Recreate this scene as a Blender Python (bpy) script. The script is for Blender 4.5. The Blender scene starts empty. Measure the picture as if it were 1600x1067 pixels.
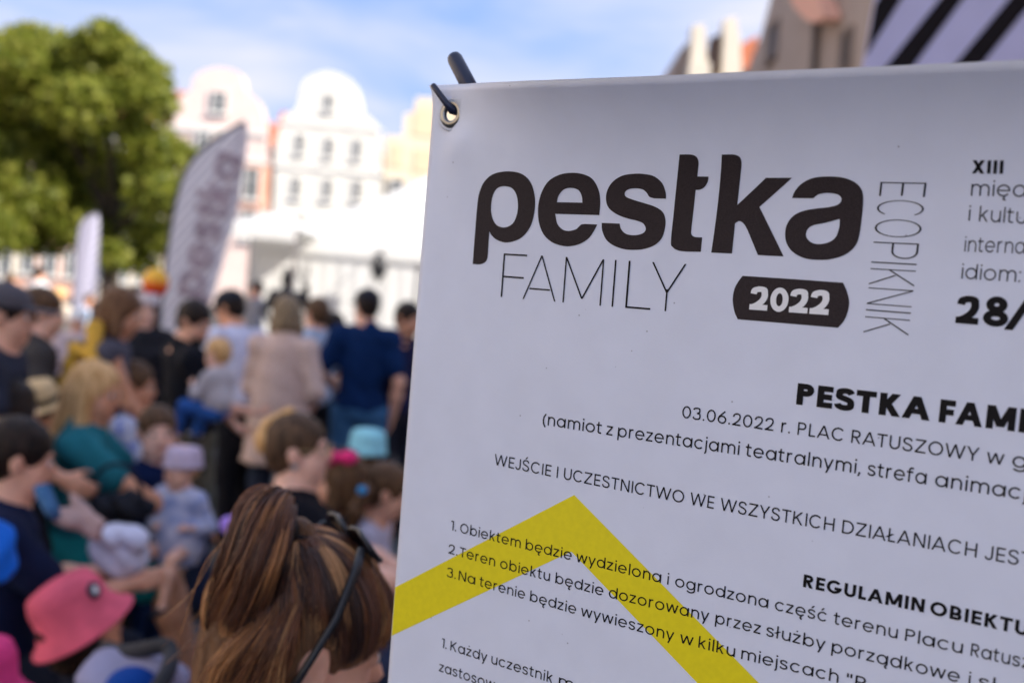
import bpy, math, random
import numpy as np
from mathutils import Vector, Matrix
from mathutils.geometry import tessellate_polygon

random.seed(7); RNG = np.random.default_rng(7)
sc = bpy.context.scene
COL = sc.collection
rad = math.radians

# ------------------------------------------------------------------ camera
FPX = 35.0 / 36.0 * 1600
DN = np.array([-0.0835, 0.9958, 0.034]); DN /= np.linalg.norm(DN)
WZ = -DN
WY = np.array([0, 0, 1.0]) - DN[2] * DN; WY /= np.linalg.norm(WY)
WX = np.cross(WY, WZ)
MW = np.array([WX, WY, WZ])                    # camera (right, down, forward) -> world
EYE = np.array([0, 0, 1.70])
cam_d = bpy.data.cameras.new("camera"); cam = bpy.data.objects.new("camera", cam_d)
COL.objects.link(cam); sc.camera = cam
cam_d.lens = 35.0; cam_d.sensor_width = 36.0
cam_d.clip_start = 0.05; cam_d.clip_end = 3000
cx_, cy_, cz_ = MW @ [1, 0, 0], MW @ [0, -1, 0], MW @ [0, 0, -1]
cam.matrix_world = Matrix(((cx_[0], cy_[0], cz_[0], EYE[0]), (cx_[1], cy_[1], cz_[1], EYE[1]),
                           (cx_[2], cy_[2], cz_[2], EYE[2]), (0, 0, 0, 1)))
cam_d.dof.use_dof = True; cam_d.dof.focus_distance = 0.755; cam_d.dof.aperture_fstop = 3.5
cam_d.dof.aperture_blades = 9

# ------------------------------------------------------------------ light
SUN_EL, SUN_AZ = rad(36), rad(121)             # azimuth clockwise from +Y
world = bpy.data.worlds.new("World"); sc.world = world; world.use_nodes = True
nt = world.node_tree; nt.nodes.clear()
wo = nt.nodes.new("ShaderNodeOutputWorld"); bg = nt.nodes.new("ShaderNodeBackground")
sky = nt.nodes.new("ShaderNodeTexSky"); sky.sky_type = 'NISHITA'; sky.sun_disc = False
sky.sun_elevation = SUN_EL; sky.sun_rotation = SUN_AZ
sky.air_density = 1.0; sky.dust_density = 0.2; sky.ozone_density = 2.2
tc = nt.nodes.new("ShaderNodeTexCoord"); mp = nt.nodes.new("ShaderNodeMapping")
mp.inputs['Scale'].default_value = (1.2, 1.0, 4.2); mp.inputs['Rotation'].default_value = (0.1, 0.25, 0.3)
nz = nt.nodes.new("ShaderNodeTexNoise"); nz.inputs['Scale'].default_value = 2.6
nz.inputs['Detail'].default_value = 7; nz.inputs['Roughness'].default_value = 0.5; nz.inputs['Distortion'].default_value = 0.4
cr = nt.nodes.new("ShaderNodeValToRGB"); cr.color_ramp.elements[0].position = 0.32; cr.color_ramp.elements[1].position = 0.68
cr.color_ramp.elements[1].color = (0.92, 0.92, 0.92, 1)
mx = nt.nodes.new("ShaderNodeMixRGB"); mx.inputs['Color2'].default_value = (2.05, 2.08, 2.25, 1)
nt.links.new(tc.outputs['Generated'], mp.inputs['Vector']); nt.links.new(mp.outputs[0], nz.inputs['Vector'])
nt.links.new(nz.outputs['Fac'], cr.inputs[0]); nt.links.new(cr.outputs[0], mx.inputs['Fac'])
mz = nt.nodes.new("ShaderNodeMapping"); mz.inputs['Location'].default_value = (0, 0, 0.55); mz.inputs['Scale'].default_value = (1, 1, 0.8)
nt.links.new(tc.outputs['Generated'], mz.inputs['Vector']); nt.links.new(mz.outputs[0], sky.inputs['Vector'])   # less horizon glow: a dry, clear day
nt.links.new(sky.outputs[0], mx.inputs['Color1']); wb = nt.nodes.new("ShaderNodeMixRGB"); wb.blend_type = 'MULTIPLY'; wb.inputs['Fac'].default_value = 1; wb.inputs['Color2'].default_value = (.98, .95, .97, 1)
nt.links.new(mx.outputs[0], wb.inputs['Color1']); nt.links.new(wb.outputs[0], bg.inputs['Color'])
bg.inputs['Strength'].default_value = 0.12
nt.links.new(bg.outputs[0], wo.inputs['Surface'])
sd = bpy.data.lights.new("sun", 'SUN'); sd.energy = 2.25; sd.angle = rad(0.5); sd.color = (1.0, 0.93, 0.82)
sun = bpy.data.objects.new("sun", sd); COL.objects.link(sun)
sdir = Vector((math.sin(SUN_AZ) * math.cos(SUN_EL), math.cos(SUN_AZ) * math.cos(SUN_EL), math.sin(SUN_EL)))
sun.rotation_euler = sdir.to_track_quat('Z', 'Y').to_euler(); sun.location = (5, -10, 40)
sc.view_settings.view_transform = 'Standard'; sc.view_settings.look = 'None'
sc.view_settings.exposure = 2.02; sc.view_settings.gamma = 1.0; sc.view_settings.use_curve_mapping = False

# ------------------------------------------------------------------ helpers
def ray(px, py):
    return MW @ np.array([(px - 800) / FPX, (py - 533.5) / FPX, 1.0])
def at(px, py, Y):
    d = ray(px, py); return EYE + d * (Y / d[1])
def at_h(px, py, h):
    d = ray(px, py); return EYE + d * ((h - EYE[2]) / d[2])

def mesh_obj(name, verts, faces, mat=None, parent=None, smooth=False, origin=None, mats=None, midx=None):
    me = bpy.data.meshes.new(name)
    v = np.asarray(verts, dtype=float)
    if origin is None and parent is not None: origin = parent.get('_o', (0, 0, 0))
    if origin is not None: v = v - np.asarray(origin)
    me.from_pydata(v.tolist(), [], [list(map(int, f)) for f in faces] if not isinstance(faces, np.ndarray) else faces.tolist())
    if smooth: me.polygons.foreach_set("use_smooth", np.ones(len(me.polygons), dtype=bool))
    for m in (mats or ([mat] if mat else [])): me.materials.append(m)
    if midx is not None: me.polygons.foreach_set("material_index", np.asarray(midx, dtype=np.int32))
    me.update()
    o = bpy.data.objects.new(name, me); COL.objects.link(o)
    if parent is not None: o.parent = parent
    elif origin is not None: o.location = origin
    if origin is not None: o['_o'] = [float(q) for q in origin]
    return o

def thing(name, loc, label, cat, group=None):
    o = bpy.data.objects.new(name, None); COL.objects.link(o)
    o.location = loc; o['_o'] = [float(q) for q in loc]; o.empty_display_size = 0.1
    o['label'] = label; o['category'] = cat
    if group: o['group'] = group
    return o
def tag(o, label, cat, group=None):
    o['label'] = label; o['category'] = cat
    if group: o['group'] = group
    return o

class MB:
    def __init__(s): s.v = []; s.f = []
    def add(s, v, f):
        n = len(s.v); s.v += [tuple(map(float, p)) for p in v]; s.f += [[i + n for i in q] for q in f]; return s
    def box(s, c, h, R=None):
        c = np.array(c, float); h = np.array(h, float)
        p = np.array([(x, y, z) for x in (-1, 1) for y in (-1, 1) for z in (-1, 1)]) * h
        if R is not None: p = p @ np.array(R).T
        return s.add(p + c, [(0, 1, 3, 2), (4, 6, 7, 5), (0, 4, 5, 1), (2, 3, 7, 6), (0, 2, 6, 4), (1, 5, 7, 3)])
    def tube(s, pts, r, n=10, cap=True):
        pts = [np.array(p, float) for p in pts]
        rs = r if hasattr(r, '__len__') else [r] * len(pts)
        V = []; F = []; prev = None
        for i, p in enumerate(pts):
            d = pts[min(i + 1, len(pts) - 1)] - pts[max(i - 1, 0)]; d /= np.linalg.norm(d) + 1e-12
            if prev is None:
                a = np.cross(d, (0, 0, 1));
                if np.linalg.norm(a) < 1e-3: a = np.cross(d, (1, 0, 0))
            else: a = prev - d * (prev @ d)
            a /= np.linalg.norm(a); prev = a; b = np.cross(d, a)
            for k in range(n):
                t = 2 * math.pi * k / n; V.append(p + rs[i] * (a * math.cos(t) + b * math.sin(t)))
        for i in range(len(pts) - 1):
            for k in range(n):
                F.append((i * n + k, i * n + (k + 1) % n, (i + 1) * n + (k + 1) % n, (i + 1) * n + k))
        if cap: F.append(list(range(n))[::-1]); F.append([(len(pts) - 1) * n + k for k in range(n)])
        return s.add(V, F)
    def lathe(s, prof, c, ax=(0, 0, 1), n=32, sq=(1, 1), xdir=None):
        ax = np.array(ax, float); ax /= np.linalg.norm(ax)
        a = np.cross(ax, (0, 1, 0)) if xdir is None else np.array(xdir, float)
        if np.linalg.norm(a) < 1e-3: a = np.cross(ax, (1, 0, 0))
        a -= ax * (a @ ax); a /= np.linalg.norm(a); b = np.cross(ax, a)
        V = []; F = []
        for (r, z) in prof:
            for k in range(n):
                t = 2 * math.pi * k / n
                V.append(np.array(c) + ax * z + r * (sq[0] * a * math.cos(t) + sq[1] * b * math.sin(t)))
        for i in range(len(prof) - 1):
            for k in range(n):
                F.append((i * n + k, i * n + (k + 1) % n, (i + 1) * n + (k + 1) % n, (i + 1) * n + k))
        return s.add(V, F)
    def build(s, name, mat, parent=None, smooth=False, origin=None):
        return mesh_obj(name, s.v, s.f, mat, parent, smooth, origin)

# ------------------------------------------------------------------ materials
def mat(name, col, rough=0.7, var=0.12, vscale=8.0, bump=0.0, bscale=60.0, metal=0.0, sss=0.0, trans=0.0, spec=0.5, sheen=0.0, col2=None, det=4):
    m = bpy.data.materials.new(name); m.use_nodes = True
    t = m.node_tree; b = t.nodes['Principled BSDF']
    b.inputs['Roughness'].default_value = rough; b.inputs['Metallic'].default_value = metal
    b.inputs['Specular IOR Level'].default_value = spec
    if sheen: b.inputs['Sheen Weight'].default_value = sheen
    if sss: b.inputs['Subsurface Weight'].default_value = sss; b.inputs['Subsurface Scale'].default_value = 0.01; b.inputs['Subsurface Radius'].default_value = (1, .4, .2)
    if trans: b.inputs['Transmission Weight'].default_value = trans
    tc = t.nodes.new("ShaderNodeTexCoord")
    n = t.nodes.new("ShaderNodeTexNoise"); n.inputs['Scale'].default_value = vscale; n.inputs['Detail'].default_value = det
    t.links.new(tc.outputs['Object'], n.inputs['Vector'])
    r = t.nodes.new("ShaderNodeValToRGB"); e = r.color_ramp.elements
    c2 = col2 or tuple(c * (1 + var) for c in col); c1 = tuple(c * (1 - var) for c in col) if col2 is None else col
    e[0].position = 0.35; e[1].position = 0.65
    e[0].color = (*[min(1, c) for c in c1], 1); e[1].color = (*[min(1, c) for c in c2], 1)
    t.links.new(n.outputs['Fac'], r.inputs[0]); t.links.new(r.outputs[0], b.inputs['Base Color'])
    if bump:
        n2 = t.nodes.new("ShaderNodeTexNoise"); n2.inputs['Scale'].default_value = bscale; n2.inputs['Detail'].default_value = 3
        t.links.new(tc.outputs['Object'], n2.inputs['Vector'])
        bp = t.nodes.new("ShaderNodeBump"); bp.inputs['Strength'].default_value = bump; bp.inputs['Distance'].default_value = 0.01
        t.links.new(n2.outputs['Fac'], bp.inputs['Height']); t.links.new(bp.outputs[0], b.inputs['Normal'])
    return m
_mc = {}
def cloth(col, rough=0.85, bump=0.25, **k):
    key = ('cloth', col, rough, tuple(sorted(k.items())))
    if key not in _mc: _mc[key] = mat("cloth", col, rough, k.pop('var', 0.12), k.pop('vscale', 14), bump, 90, sheen=0.0, spec=0.12, **k)
    return _mc[key]
SKIN = mat("skin", (0.78, 0.41, 0.27), 0.5, 0.10, 18, 0.08, 200, sss=0.15)
SKIN_TAN = mat("tanned_skin", (0.68, 0.32, 0.18), 0.5, 0.10, 18, 0.08, 200, sss=0.15)
SKIN_PALE = mat("pale_skin", (0.84, 0.49, 0.36), 0.5, 0.08, 18, 0.08, 200, sss=0.15)
LIP = mat("lip", (0.42, 0.13, 0.11), 0.4, 0.05)
EYE_W = mat("eye_white", (0.75, 0.73, 0.7), 0.15, 0.02); EYE_D = mat("iris_dark", (0.03, 0.02, 0.015), 0.1, 0.1)
def hairmat(c, c2): 
    key = ('h', c, c2)
    if key not in _mc:
        m = mat("hair", c, 0.45, col2=c2, vscale=20, bump=0.6, bscale=70, spec=0.2)
        for n in m.node_tree.nodes:
            if n.type == 'TEX_NOISE':
                mpn = m.node_tree.nodes.new("ShaderNodeMapping"); mpn.inputs['Scale'].default_value = (3, 3, 0.4)
                l = n.inputs['Vector'].links[0]; src = l.from_socket
                m.node_tree.links.new(src, mpn.inputs[0]); m.node_tree.links.new(mpn.outputs[0], n.inputs['Vector'])
        _mc[key] = m
    return _mc[key]
H_DARK = hairmat((0.008, 0.005, 0.004), (0.030, 0.016, 0.010)); H_BROWN = hairmat((0.05, 0.025, 0.012), (0.16, 0.085, 0.04))
H_BLOND = hairmat((0.58, 0.31, 0.11), (0.88, 0.56, 0.26)); H_ASH = hairmat((0.16, 0.11, 0.065), (0.36, 0.26, 0.15))
H_CHEST = hairmat((0.10, 0.045, 0.02), (0.22, 0.11, 0.05))
BLACK_PL = mat("black_plastic", (0.008, 0.008, 0.011), 0.4, 0.2)
WHITE_PAINT = mat("white_paint", (0.8, 0.8, 0.8), 0.5, 0.03)
STEEL = mat("steel", (0.42, 0.42, 0.42), 0.28, 0.06, metal=1.0, bump=0.05, bscale=300)
WOOD = mat("bench_wood", (0.42, 0.24, 0.10), 0.5, 0.2, 6)

# ------------------------------------------------------------------ implicit-surface bodies
class SDF:
    def __init__(s): s.p = []
    def cap(s, a, b, ra, rb=None, k=None, sub=False): s.p.append(('c', np.array(a, float), np.array(b, float), ra, ra if rb is None else rb, k, sub)); return s
    def ell(s, c, r, R=None, k=None, sub=False): s.p.append(('e', np.array(c, float), np.array(r, float), np.eye(3) if R is None else np.array(R), 0, k, sub)); return s
    def box(s, c, h, R=None, r=0.01, k=None, sub=False): s.p.append(('b', np.array(c, float), np.array(h, float), np.eye(3) if R is None else np.array(R), r, k, sub)); return s
    def plane(s, p, n): n = np.array(n, float); s.p.append(('p', np.array(p, float), n / np.linalg.norm(n), 0, 0, None, False)); return s
    def mesh(s, res, k=0.02, wr=0.0, ws=25.0, seed=0):
        lo = np.full(3, 1e9); hi = -lo
        for q in s.p:
            if q[0] == 'p' or q[6]: continue
            if q[0] == 'c':
                m = max(q[3], q[4]); lo = np.minimum(lo, np.minimum(q[1], q[2]) - m); hi = np.maximum(hi, np.maximum(q[1], q[2]) + m)
            else:
                m = np.abs(q[3]) @ q[2] + (q[4] if q[0] == 'b' else 0); lo = np.minimum(lo, q[1] - m); hi = np.maximum(hi, q[1] + m)
        lo -= res * 3 + k * .3 + wr; hi += res * 3 + k * .3 + wr
        n = np.ceil((hi - lo) / res).astype(int) + 1
        ax = [(lo[i] + np.arange(n[i]) * res).astype(np.float32) for i in range(3)]
        F = np.full(n, 0.5, dtype=np.float32)
        for q in s.p:
            kk = q[5] or k
            if q[0] == 'p':
                d = (ax[0][:, None, None] - q[1][0]) * q[2][0] + (ax[1][None, :, None] - q[1][1]) * q[2][1] + (ax[2][None, None, :] - q[1][2]) * q[2][2]
                F = np.maximum(F, d.astype(np.float32)); continue
            mg = kk + 3 * res + wr
            if q[0] == 'c':
                m = max(q[3], q[4]); l = np.minimum(q[1], q[2]) - m - mg; h = np.maximum(q[1], q[2]) + m + mg
            else:
                m = np.abs(q[3]) @ q[2] + (q[4] if q[0] == 'b' else 0) + mg; l = q[1] - m; h = q[1] + m
            i0 = np.clip(np.floor((l - lo) / res).astype(int), 0, n); i1 = np.clip(np.ceil((h - lo) / res).astype(int) + 1, 0, n)
            if (i1 <= i0).any(): continue
            sl = tuple(slice(a, b) for a, b in zip(i0, i1))
            X = ax[0][sl[0]][:, None, None]; Y = ax[1][sl[1]][None, :, None]; Z = ax[2][sl[2]][None, None, :]
            if q[0] == 'c':
                a, b = q[1], q[2]; ab = b - a; L = ab @ ab + 1e-9
                t = np.clip(((X - a[0]) * ab[0] + (Y - a[1]) * ab[1] + (Z - a[2]) * ab[2]) / L, 0, 1)
                d = np.sqrt((X - a[0] - t * ab[0]) ** 2 + (Y - a[1] - t * ab[1]) ** 2 + (Z - a[2] - t * ab[2]) ** 2) - (q[3] + (q[4] - q[3]) * t)
            else:
                R = q[3]; c = q[1]; P = [(X - c[0]) * R[0, j] + (Y - c[1]) * R[1, j] + (Z - c[2]) * R[2, j] for j in range(3)]
                if q[0] == 'e':
                    r = q[2]; k0 = np.sqrt(sum((P[j] / r[j]) ** 2 for j in range(3))) + 1e-6
                    k1 = np.sqrt(sum((P[j] / r[j] ** 2) ** 2 for j in range(3))) + 1e-6
                    d = k0 * (k0 - 1) / k1
                else:
                    Q = [np.abs(P[j]) - q[2][j] for j in range(3)]
                    d = np.sqrt(sum(np.maximum(x, 0) ** 2 for x in Q)) + np.minimum(np.maximum(np.maximum(Q[0], Q[1]), Q[2]), 0) - q[4]
            S = F[sl]
            if q[6]:
                h_ = np.maximum(kk - np.abs(S + d), 0) / kk; F[sl] = np.maximum(S, -d) + h_ * h_ * kk * .25
            else:
                h_ = np.maximum(kk - np.abs(S - d), 0) / kk; F[sl] = np.minimum(S, d) - h_ * h_ * kk * .25
        if wr:
            X, Y, Z = ax[0][:, None, None], ax[1][None, :, None], ax[2][None, None, :]
            w_ = ws; o = seed * 1.7
            F = F + wr * (np.sin(w_ * (X + .6 * Z) + o + 2 * np.sin(w_ * .31 * Y)) * np.sin(w_ * .8 * (Y - .5 * Z) + o * 2) + .6 * np.sin(w_ * 1.9 * (Z + .4 * X) + 3 * np.sin(w_ * .4 * (X + Y)) + o)).astype(np.float32)
        return nets(F, lo, res)
    def obj(s, name, m, parent, res=0.012, k=0.02, wr=0.0, ws=25.0, seed=0):
        V, Q = s.mesh(res, k, wr, ws, seed)
        return mesh_obj(name, V, Q, m, parent, smooth=True)

def nets(F, lo, res):
    S = F < 0; nx, ny, nz = F.shape
    c = [S[a:nx - 1 + a, b:ny - 1 + b, d:nz - 1 + d] for a in (0, 1) for b in (0, 1) for d in (0, 1)]
    cnt = sum(x.astype(np.int8) for x in c); act = (cnt > 0) & (cnt < 8)
    I = np.argwhere(act)
    idx = np.full(act.shape, -1, dtype=np.int64); idx[act] = np.arange(len(I))
    acc = np.zeros((len(I), 3)); num = np.zeros(len(I))
    cor = [(a, b, d) for a in (0, 1) for b in (0, 1) for d in (0, 1)]
    for i, p in enumerate(cor):
        for j in range(i + 1, 8):
            q = cor[j]
            if sum(abs(np.array(p) - q)) != 1: continue
            f0 = F[I[:, 0] + p[0], I[:, 1] + p[1], I[:, 2] + p[2]]; f1 = F[I[:, 0] + q[0], I[:, 1] + q[1], I[:, 2] + q[2]]
            m = (f0 < 0) != (f1 < 0); t = np.where(m, f0 / np.where(m, f0 - f1, 1), 0)
            acc += m[:, None] * (np.array(p) + t[:, None] * (np.array(q) - np.array(p))); num += m
    V = lo + (I + acc / num[:, None]) * res
    Q = []
    for axx in range(3):
        s0 = [slice(None)] * 3; s1 = [slice(None)] * 3; s0[axx] = slice(0, -1); s1[axx] = slice(1, None)
        A, B = S[tuple(s0)], S[tuple(s1)]; E = np.argwhere(A != B)
        u, v = [(1, 2), (2, 0), (0, 1)][axx]
        E = E[(E[:, u] > 0) & (E[:, v] > 0) & (E[:, u] < F.shape[u] - 1) & (E[:, v] < F.shape[v] - 1)]
        def g(du, dv):
            e = E.copy(); e[:, u] -= du; e[:, v] -= dv; return idx[e[:, 0], e[:, 1], e[:, 2]]
        q = np.stack([g(1, 1), g(0, 1), g(0, 0), g(1, 0)], 1)
        fl = ~A[E[:, 0], E[:, 1], E[:, 2]]; q[fl] = q[fl][:, ::-1]; Q.append(q)
    Q = np.concatenate(Q); Q = Q[(Q >= 0).all(1)]
    return V, Q

# ------------------------------------------------------------------ ground
def ground_mat():
    m = bpy.data.materials.new("granite_setts"); m.use_nodes = True; t = m.node_tree; b = t.nodes['Principled BSDF']
    b.inputs['Roughness'].default_value = 0.75
    tc = t.nodes.new("ShaderNodeTexCoord"); br = t.nodes.new("ShaderNodeTexBrick")
    br.inputs['Scale'].default_value = 5.0; br.inputs['Mortar Size'].default_value = .02; br.inputs['Row Height'].default_value = .55; br.inputs['Brick Width'].default_value = .6
    br.inputs['Color1'].default_value = (.07, .069, .073, 1); br.inputs['Color2'].default_value = (.11, .107, .11, 1); br.inputs['Mortar'].default_value = (.02, .02, .02, 1)
    n = t.nodes.new("ShaderNodeTexNoise"); n.inputs['Scale'].default_value = 3; n.inputs['Detail'].default_value = 6
    mx = t.nodes.new("ShaderNodeMixRGB"); mx.blend_type = 'MULTIPLY'; mx.inputs['Fac'].default_value = .5
    t.links.new(tc.outputs['Object'], br.inputs['Vector']); t.links.new(tc.outputs['Object'], n.inputs['Vector'])
    t.links.new(br.outputs['Color'], mx.inputs['Color1']); t.links.new(n.outputs['Color'], mx.inputs['Color2'])
    t.links.new(mx.outputs[0], b.inputs['Base Color'])
    bp = t.nodes.new("ShaderNodeBump"); bp.inputs['Strength'].default_value = .5; bp.inputs['Distance'].default_value = .02
    t.links.new(br.outputs['Fac'], bp.inputs['Height']); bp.invert = True; t.links.new(bp.outputs[0], b.inputs['Normal'])
    return m
g = MB(); g.add([(-400, -300, 0), (400, -300, 0), (400, 700, 0), (-400, 700, 0)], [(0, 1, 2, 3)])
go = g.build("ground", ground_mat()); go['kind'] = 'structure'; go['label'] = "dark granite sett paving of the square"

# ------------------------------------------------------------------ houses
def stucco(name, c): return mat(name, c, 0.9, 0.05, 1.2, 0.15, 25, spec=0.2)
ST_WHITE = stucco("white_stucco", (.74, .71, .64)); ST_PINK = stucco("pale_pink_stucco", (.76, .60, .54)); ST_PEACH = stucco("peach_stucco", (.78, .42, .29))
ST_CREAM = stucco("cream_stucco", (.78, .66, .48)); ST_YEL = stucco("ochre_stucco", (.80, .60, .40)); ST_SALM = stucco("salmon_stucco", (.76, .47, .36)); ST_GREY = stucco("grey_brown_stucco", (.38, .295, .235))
ST_GREY2 = stucco('brown_window_frame', (.20, .15, .12)); ST_BEIGE = stucco("beige_stucco", (.62, .55, .45))
ROOF = mat("red_clay_tiles", (.42, .13, .06), 0.8, 0.25, 3, 0.6, 8); ROOF_D = mat("brown_tiles", (.10, .07, .06), 0.8, 0.25, 3, 0.5, 8)
GLASS_D = mat("window_glass", (.09, .10, .11), 0.08, 0.2, 2); FRAME_W = mat("window_frame", (.72, .70, .66), 0.5, 0.04)
def fpts(P, Y): return [at(x, y, Y) for x, y in P]
def facade(house, outline, Y, depth, m, name="front_wall"):
    P = fpts(outline, Y); n = len(P); V = P + [p + np.array([0, depth, 0]) for p in P]
    F = [list(range(n))[::-1], list(range(n, 2 * n))] + [(i, (i + 1) % n, n + (i + 1) % n, n + i) for i in range(n)]
    return mesh_obj(name, V, F, m, house)
def window(house, px, py, w, h, Y, arch=False, off=0.0, fm=None):
    c = at(px, py, Y - off); f = MB(); t = .09
    for dx in (-1, 1): f.box(c + np.array([dx * w / 2, -.05, 0]), (t / 2, .06, h / 2 + t / 2))
    for dz in (-1, 1): f.box(c + np.array([0, -.05, dz * h / 2]), (w / 2 - t / 2, .06, t / 2))
    f.box(c + np.array([0, -.035, 0]), (.03, .03, h / 2 - t / 2))
    f.box(c + np.array([0, -.035, h * .15]), (w / 2 - t / 2, .028, .03))
    f.box(c + np.array([0, -.10, -h / 2 - .10]), (w / 2 + .15, .12, .05))
    fo = f.build("window", fm or FRAME_W, house)
    MB().box(c + np.array([0, -.006, 0]), (w / 2 - t / 2, .004, h / 2 - t / 2)).build("pane", GLASS_D, fo, origin=house['_o'])
    fo.parent = house
    return fo
def cornice(house, x0, x1, y0, y1, Y, hh=.12, pr=.10, m=None):
    a, b = at(x0, y0, Y), at(x1, y1, Y); c = (a + b) / 2
    MB().box(c + np.array([0, -pr, 0]), (abs(b[0] - a[0]) / 2 + .1, pr, hh)).build("cornice", m or FRAME_W, house)
def house_box(house, x0, x1, zt, Y, depth, m, name="wall"):
    return MB().box(((x0 + x1) / 2, Y + depth / 2, zt / 2), ((x1 - x0) / 2, depth / 2, zt / 2)).build(name, m, house)
def saddle(house, x0, x1, z0, z1, Y, depth, m, name="roof", along='y'):
    if along == 'y': V = [(x0, Y, z0), (x1, Y, z0), ((x0 + x1) / 2, Y, z1), (x0, Y + depth, z0), (x1, Y + depth, z0), ((x0 + x1) / 2, Y + depth, z1)]; F = [(0, 1, 2), (3, 5, 4), (0, 2, 5, 3), (1, 4, 5, 2), (0, 3, 4, 1)]
    else: V = [(x0, Y, z0), (x1, Y, z0), (x1, Y + depth, z0), (x0, Y + depth, z0), (x0, Y + depth / 2, z1), (x1, Y + depth / 2, z1)]; F = [(0, 1, 5, 4), (2, 3, 4, 5), (1, 2, 5), (3, 0, 4), (0, 3, 2, 1)]
    return mesh_obj(name, V, F, m, house)

def gable(top, left, right, base): return left[::-1] + [top] + right + base
YH = 62.0
# white house with curved gable
H = thing("gabled_house", tuple(at(515, 400, YH)[:2]) + (0,), "tall white town house with curved baroque gable and three small dark windows in a row", "house")
L_ = [(482, 121), (471, 136), (467, 159), (460, 174), (445, 181), (436, 204), (430, 230)]; R_ = [(542, 121), (557, 136), (563, 155), (567, 174), (580, 185), (590, 198), (596, 230)]
def smooth_side(P): return [tuple(q) for q in catmull_s(P)]
def catmull_s(P, n=4):
    P = [np.array(p, float) for p in P]; Q = [2 * P[0] - P[1]] + P + [2 * P[-1] - P[-2]]; o = []
    for i in range(1, len(Q) - 2):
        for t in np.arange(n) / n:
            o.append(.5 * ((2 * Q[i]) + (Q[i + 1] - Q[i - 1]) * t + (2 * Q[i - 1] - 5 * Q[i] + 4 * Q[i + 1] - Q[i + 2]) * t * t + (-Q[i - 1] + 3 * Q[i] - 3 * Q[i + 1] + Q[i + 2]) * t ** 3))
    return o + [P[-1]]
facade(H, smooth_side(L_[::-1] + [(512.5, 112)] + R_) + [(601, 505), (424, 505)], YH, .6, ST_WHITE)
for x, y, w, h in ((515, 161, .65, 1.0), (470, 225, .62, 1.2), (515, 231, .62, 1.2), (559, 234, .62, 1.2), (464, 293, .62, 1.25), (513, 296, .62, 1.25), (559, 298, .62, 1.25), (462, 360, 1, 1.8), (511, 363, 1, 1.8), (558, 366, 1, 1.8)):
    window(H, x, y, w, h, YH)
cornice(H, 434, 596, 193, 202, YH, .08, .06); cornice(H, 430, 600, 262, 270, YH, .08, .07)
a, b = at(432, 235, YH + .6), at(597, 240, YH + .6); house_box(H, a[0], b[0], a[2], YH + .6, 14, ST_WHITE); saddle(H, a[0], b[0], a[2], a[2] + 4.0, YH + .6, 14, ROOF)
# pink house
H = thing("gabled_house", tuple(at(342, 400, YH)[:2]) + (0,), "pale pink town house with curved gable, dark attic window and peach panels", "house")
L_ = [(314, 112), (301, 125), (299, 140), (284, 151), (274, 166), (270, 205)]; R_ = [(370, 112), (381, 125), (384, 141), (400, 155), (411, 174), (416, 205)]
facade(H, smooth_side(L_[::-1] + [(342, 105.5)] + R_) + [(424, 500), (266, 480)], YH, .6, ST_PINK)
for x, y, w, h in ((342, 160, 1.0, 1.25), (318, 218, .9, 1.5), (362, 222, .9, 1.5), (347, 285, 1, 1.8), (393, 287, 1.0, 1.9), (300, 280, 1, 1.8), (343, 350, 1, 1.8), (389, 352, 1, 1.8)):
    window(H, x, y, w, h, YH, off=.06)
for x0, x1, y0, y1 in ((378, 418, 250, 328),):
    a, b = at(x0, y0, YH), at(x1, y1, YH); MB().box((a + b) / 2 + np.array([0, -.02, 0]), (abs(b[0] - a[0]) / 2, .04, abs(a[2] - b[2]) / 2)).build("peach_panel", ST_PEACH, H)
cornice(H, 270, 418, 201, 210, YH, .12, .08); cornice(H, 268, 420, 244, 254, YH, .10, .07)
a, b = at(268, 215, YH + .6), at(418, 220, YH + .6); house_box(H, a[0], b[0], a[2], YH + .6, 14, ST_PINK)
saddle(H, a[0], b[0], a[2], a[2] + 3.4, YH + .6, 14, ROOF)
# red roof between them
H = thing("narrow_house", tuple(at(427, 400, YH + 3)[:2]) + (0,), "narrow house with a steep red tiled roof squeezed between pink and white gables", "house")
a, b = at(408, 250, YH + 3), at(450, 250, YH + 3); house_box(H, a[0], b[0], a[2], YH + 3, 9, ST_PEACH)
saddle(H, a[0], b[0], a[2], at(425, 172, YH + 7)[2], YH + 3, 9, ROOF, along='x')
# cream house right of the white one
H = thing("stepped_house", tuple(at(690, 400, YH)[:2]) + (0,), "cream town house with ochre panels and stepped roofline beside the white gable", "house")
facade(H, [(598, 520), (601, 212), (630, 212), (632, 178), (648, 176), (650, 152), (790, 158), (792, 200), (838, 204), (840, 540)], YH, .6, ST_CREAM)
for x0, x1, y0, y1 in ((612, 630, 225, 262), (648, 690, 168, 215), (648, 690, 232, 272), (710, 760, 172, 215)):
    a, b = at(x0, y0, YH), at(x1, y1, YH); MB().box((a + b) / 2 + np.array([0, -.02, 0]), (abs(b[0] - a[0]) / 2, .04, abs(a[2] - b[2]) / 2)).build("ochre_panel", ST_YEL, H)
for x, y in ((735, 195), (620, 300), (665, 305), (710, 310), (755, 250), (800, 250)): window(H, x, y, .9, 1.6, YH, off=.06)
a, b = at(602, 230, YH + .6), at(838, 240, YH + .6); house_box(H, a[0], b[0], a[2], YH + .6, 14, ST_CREAM)
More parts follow.
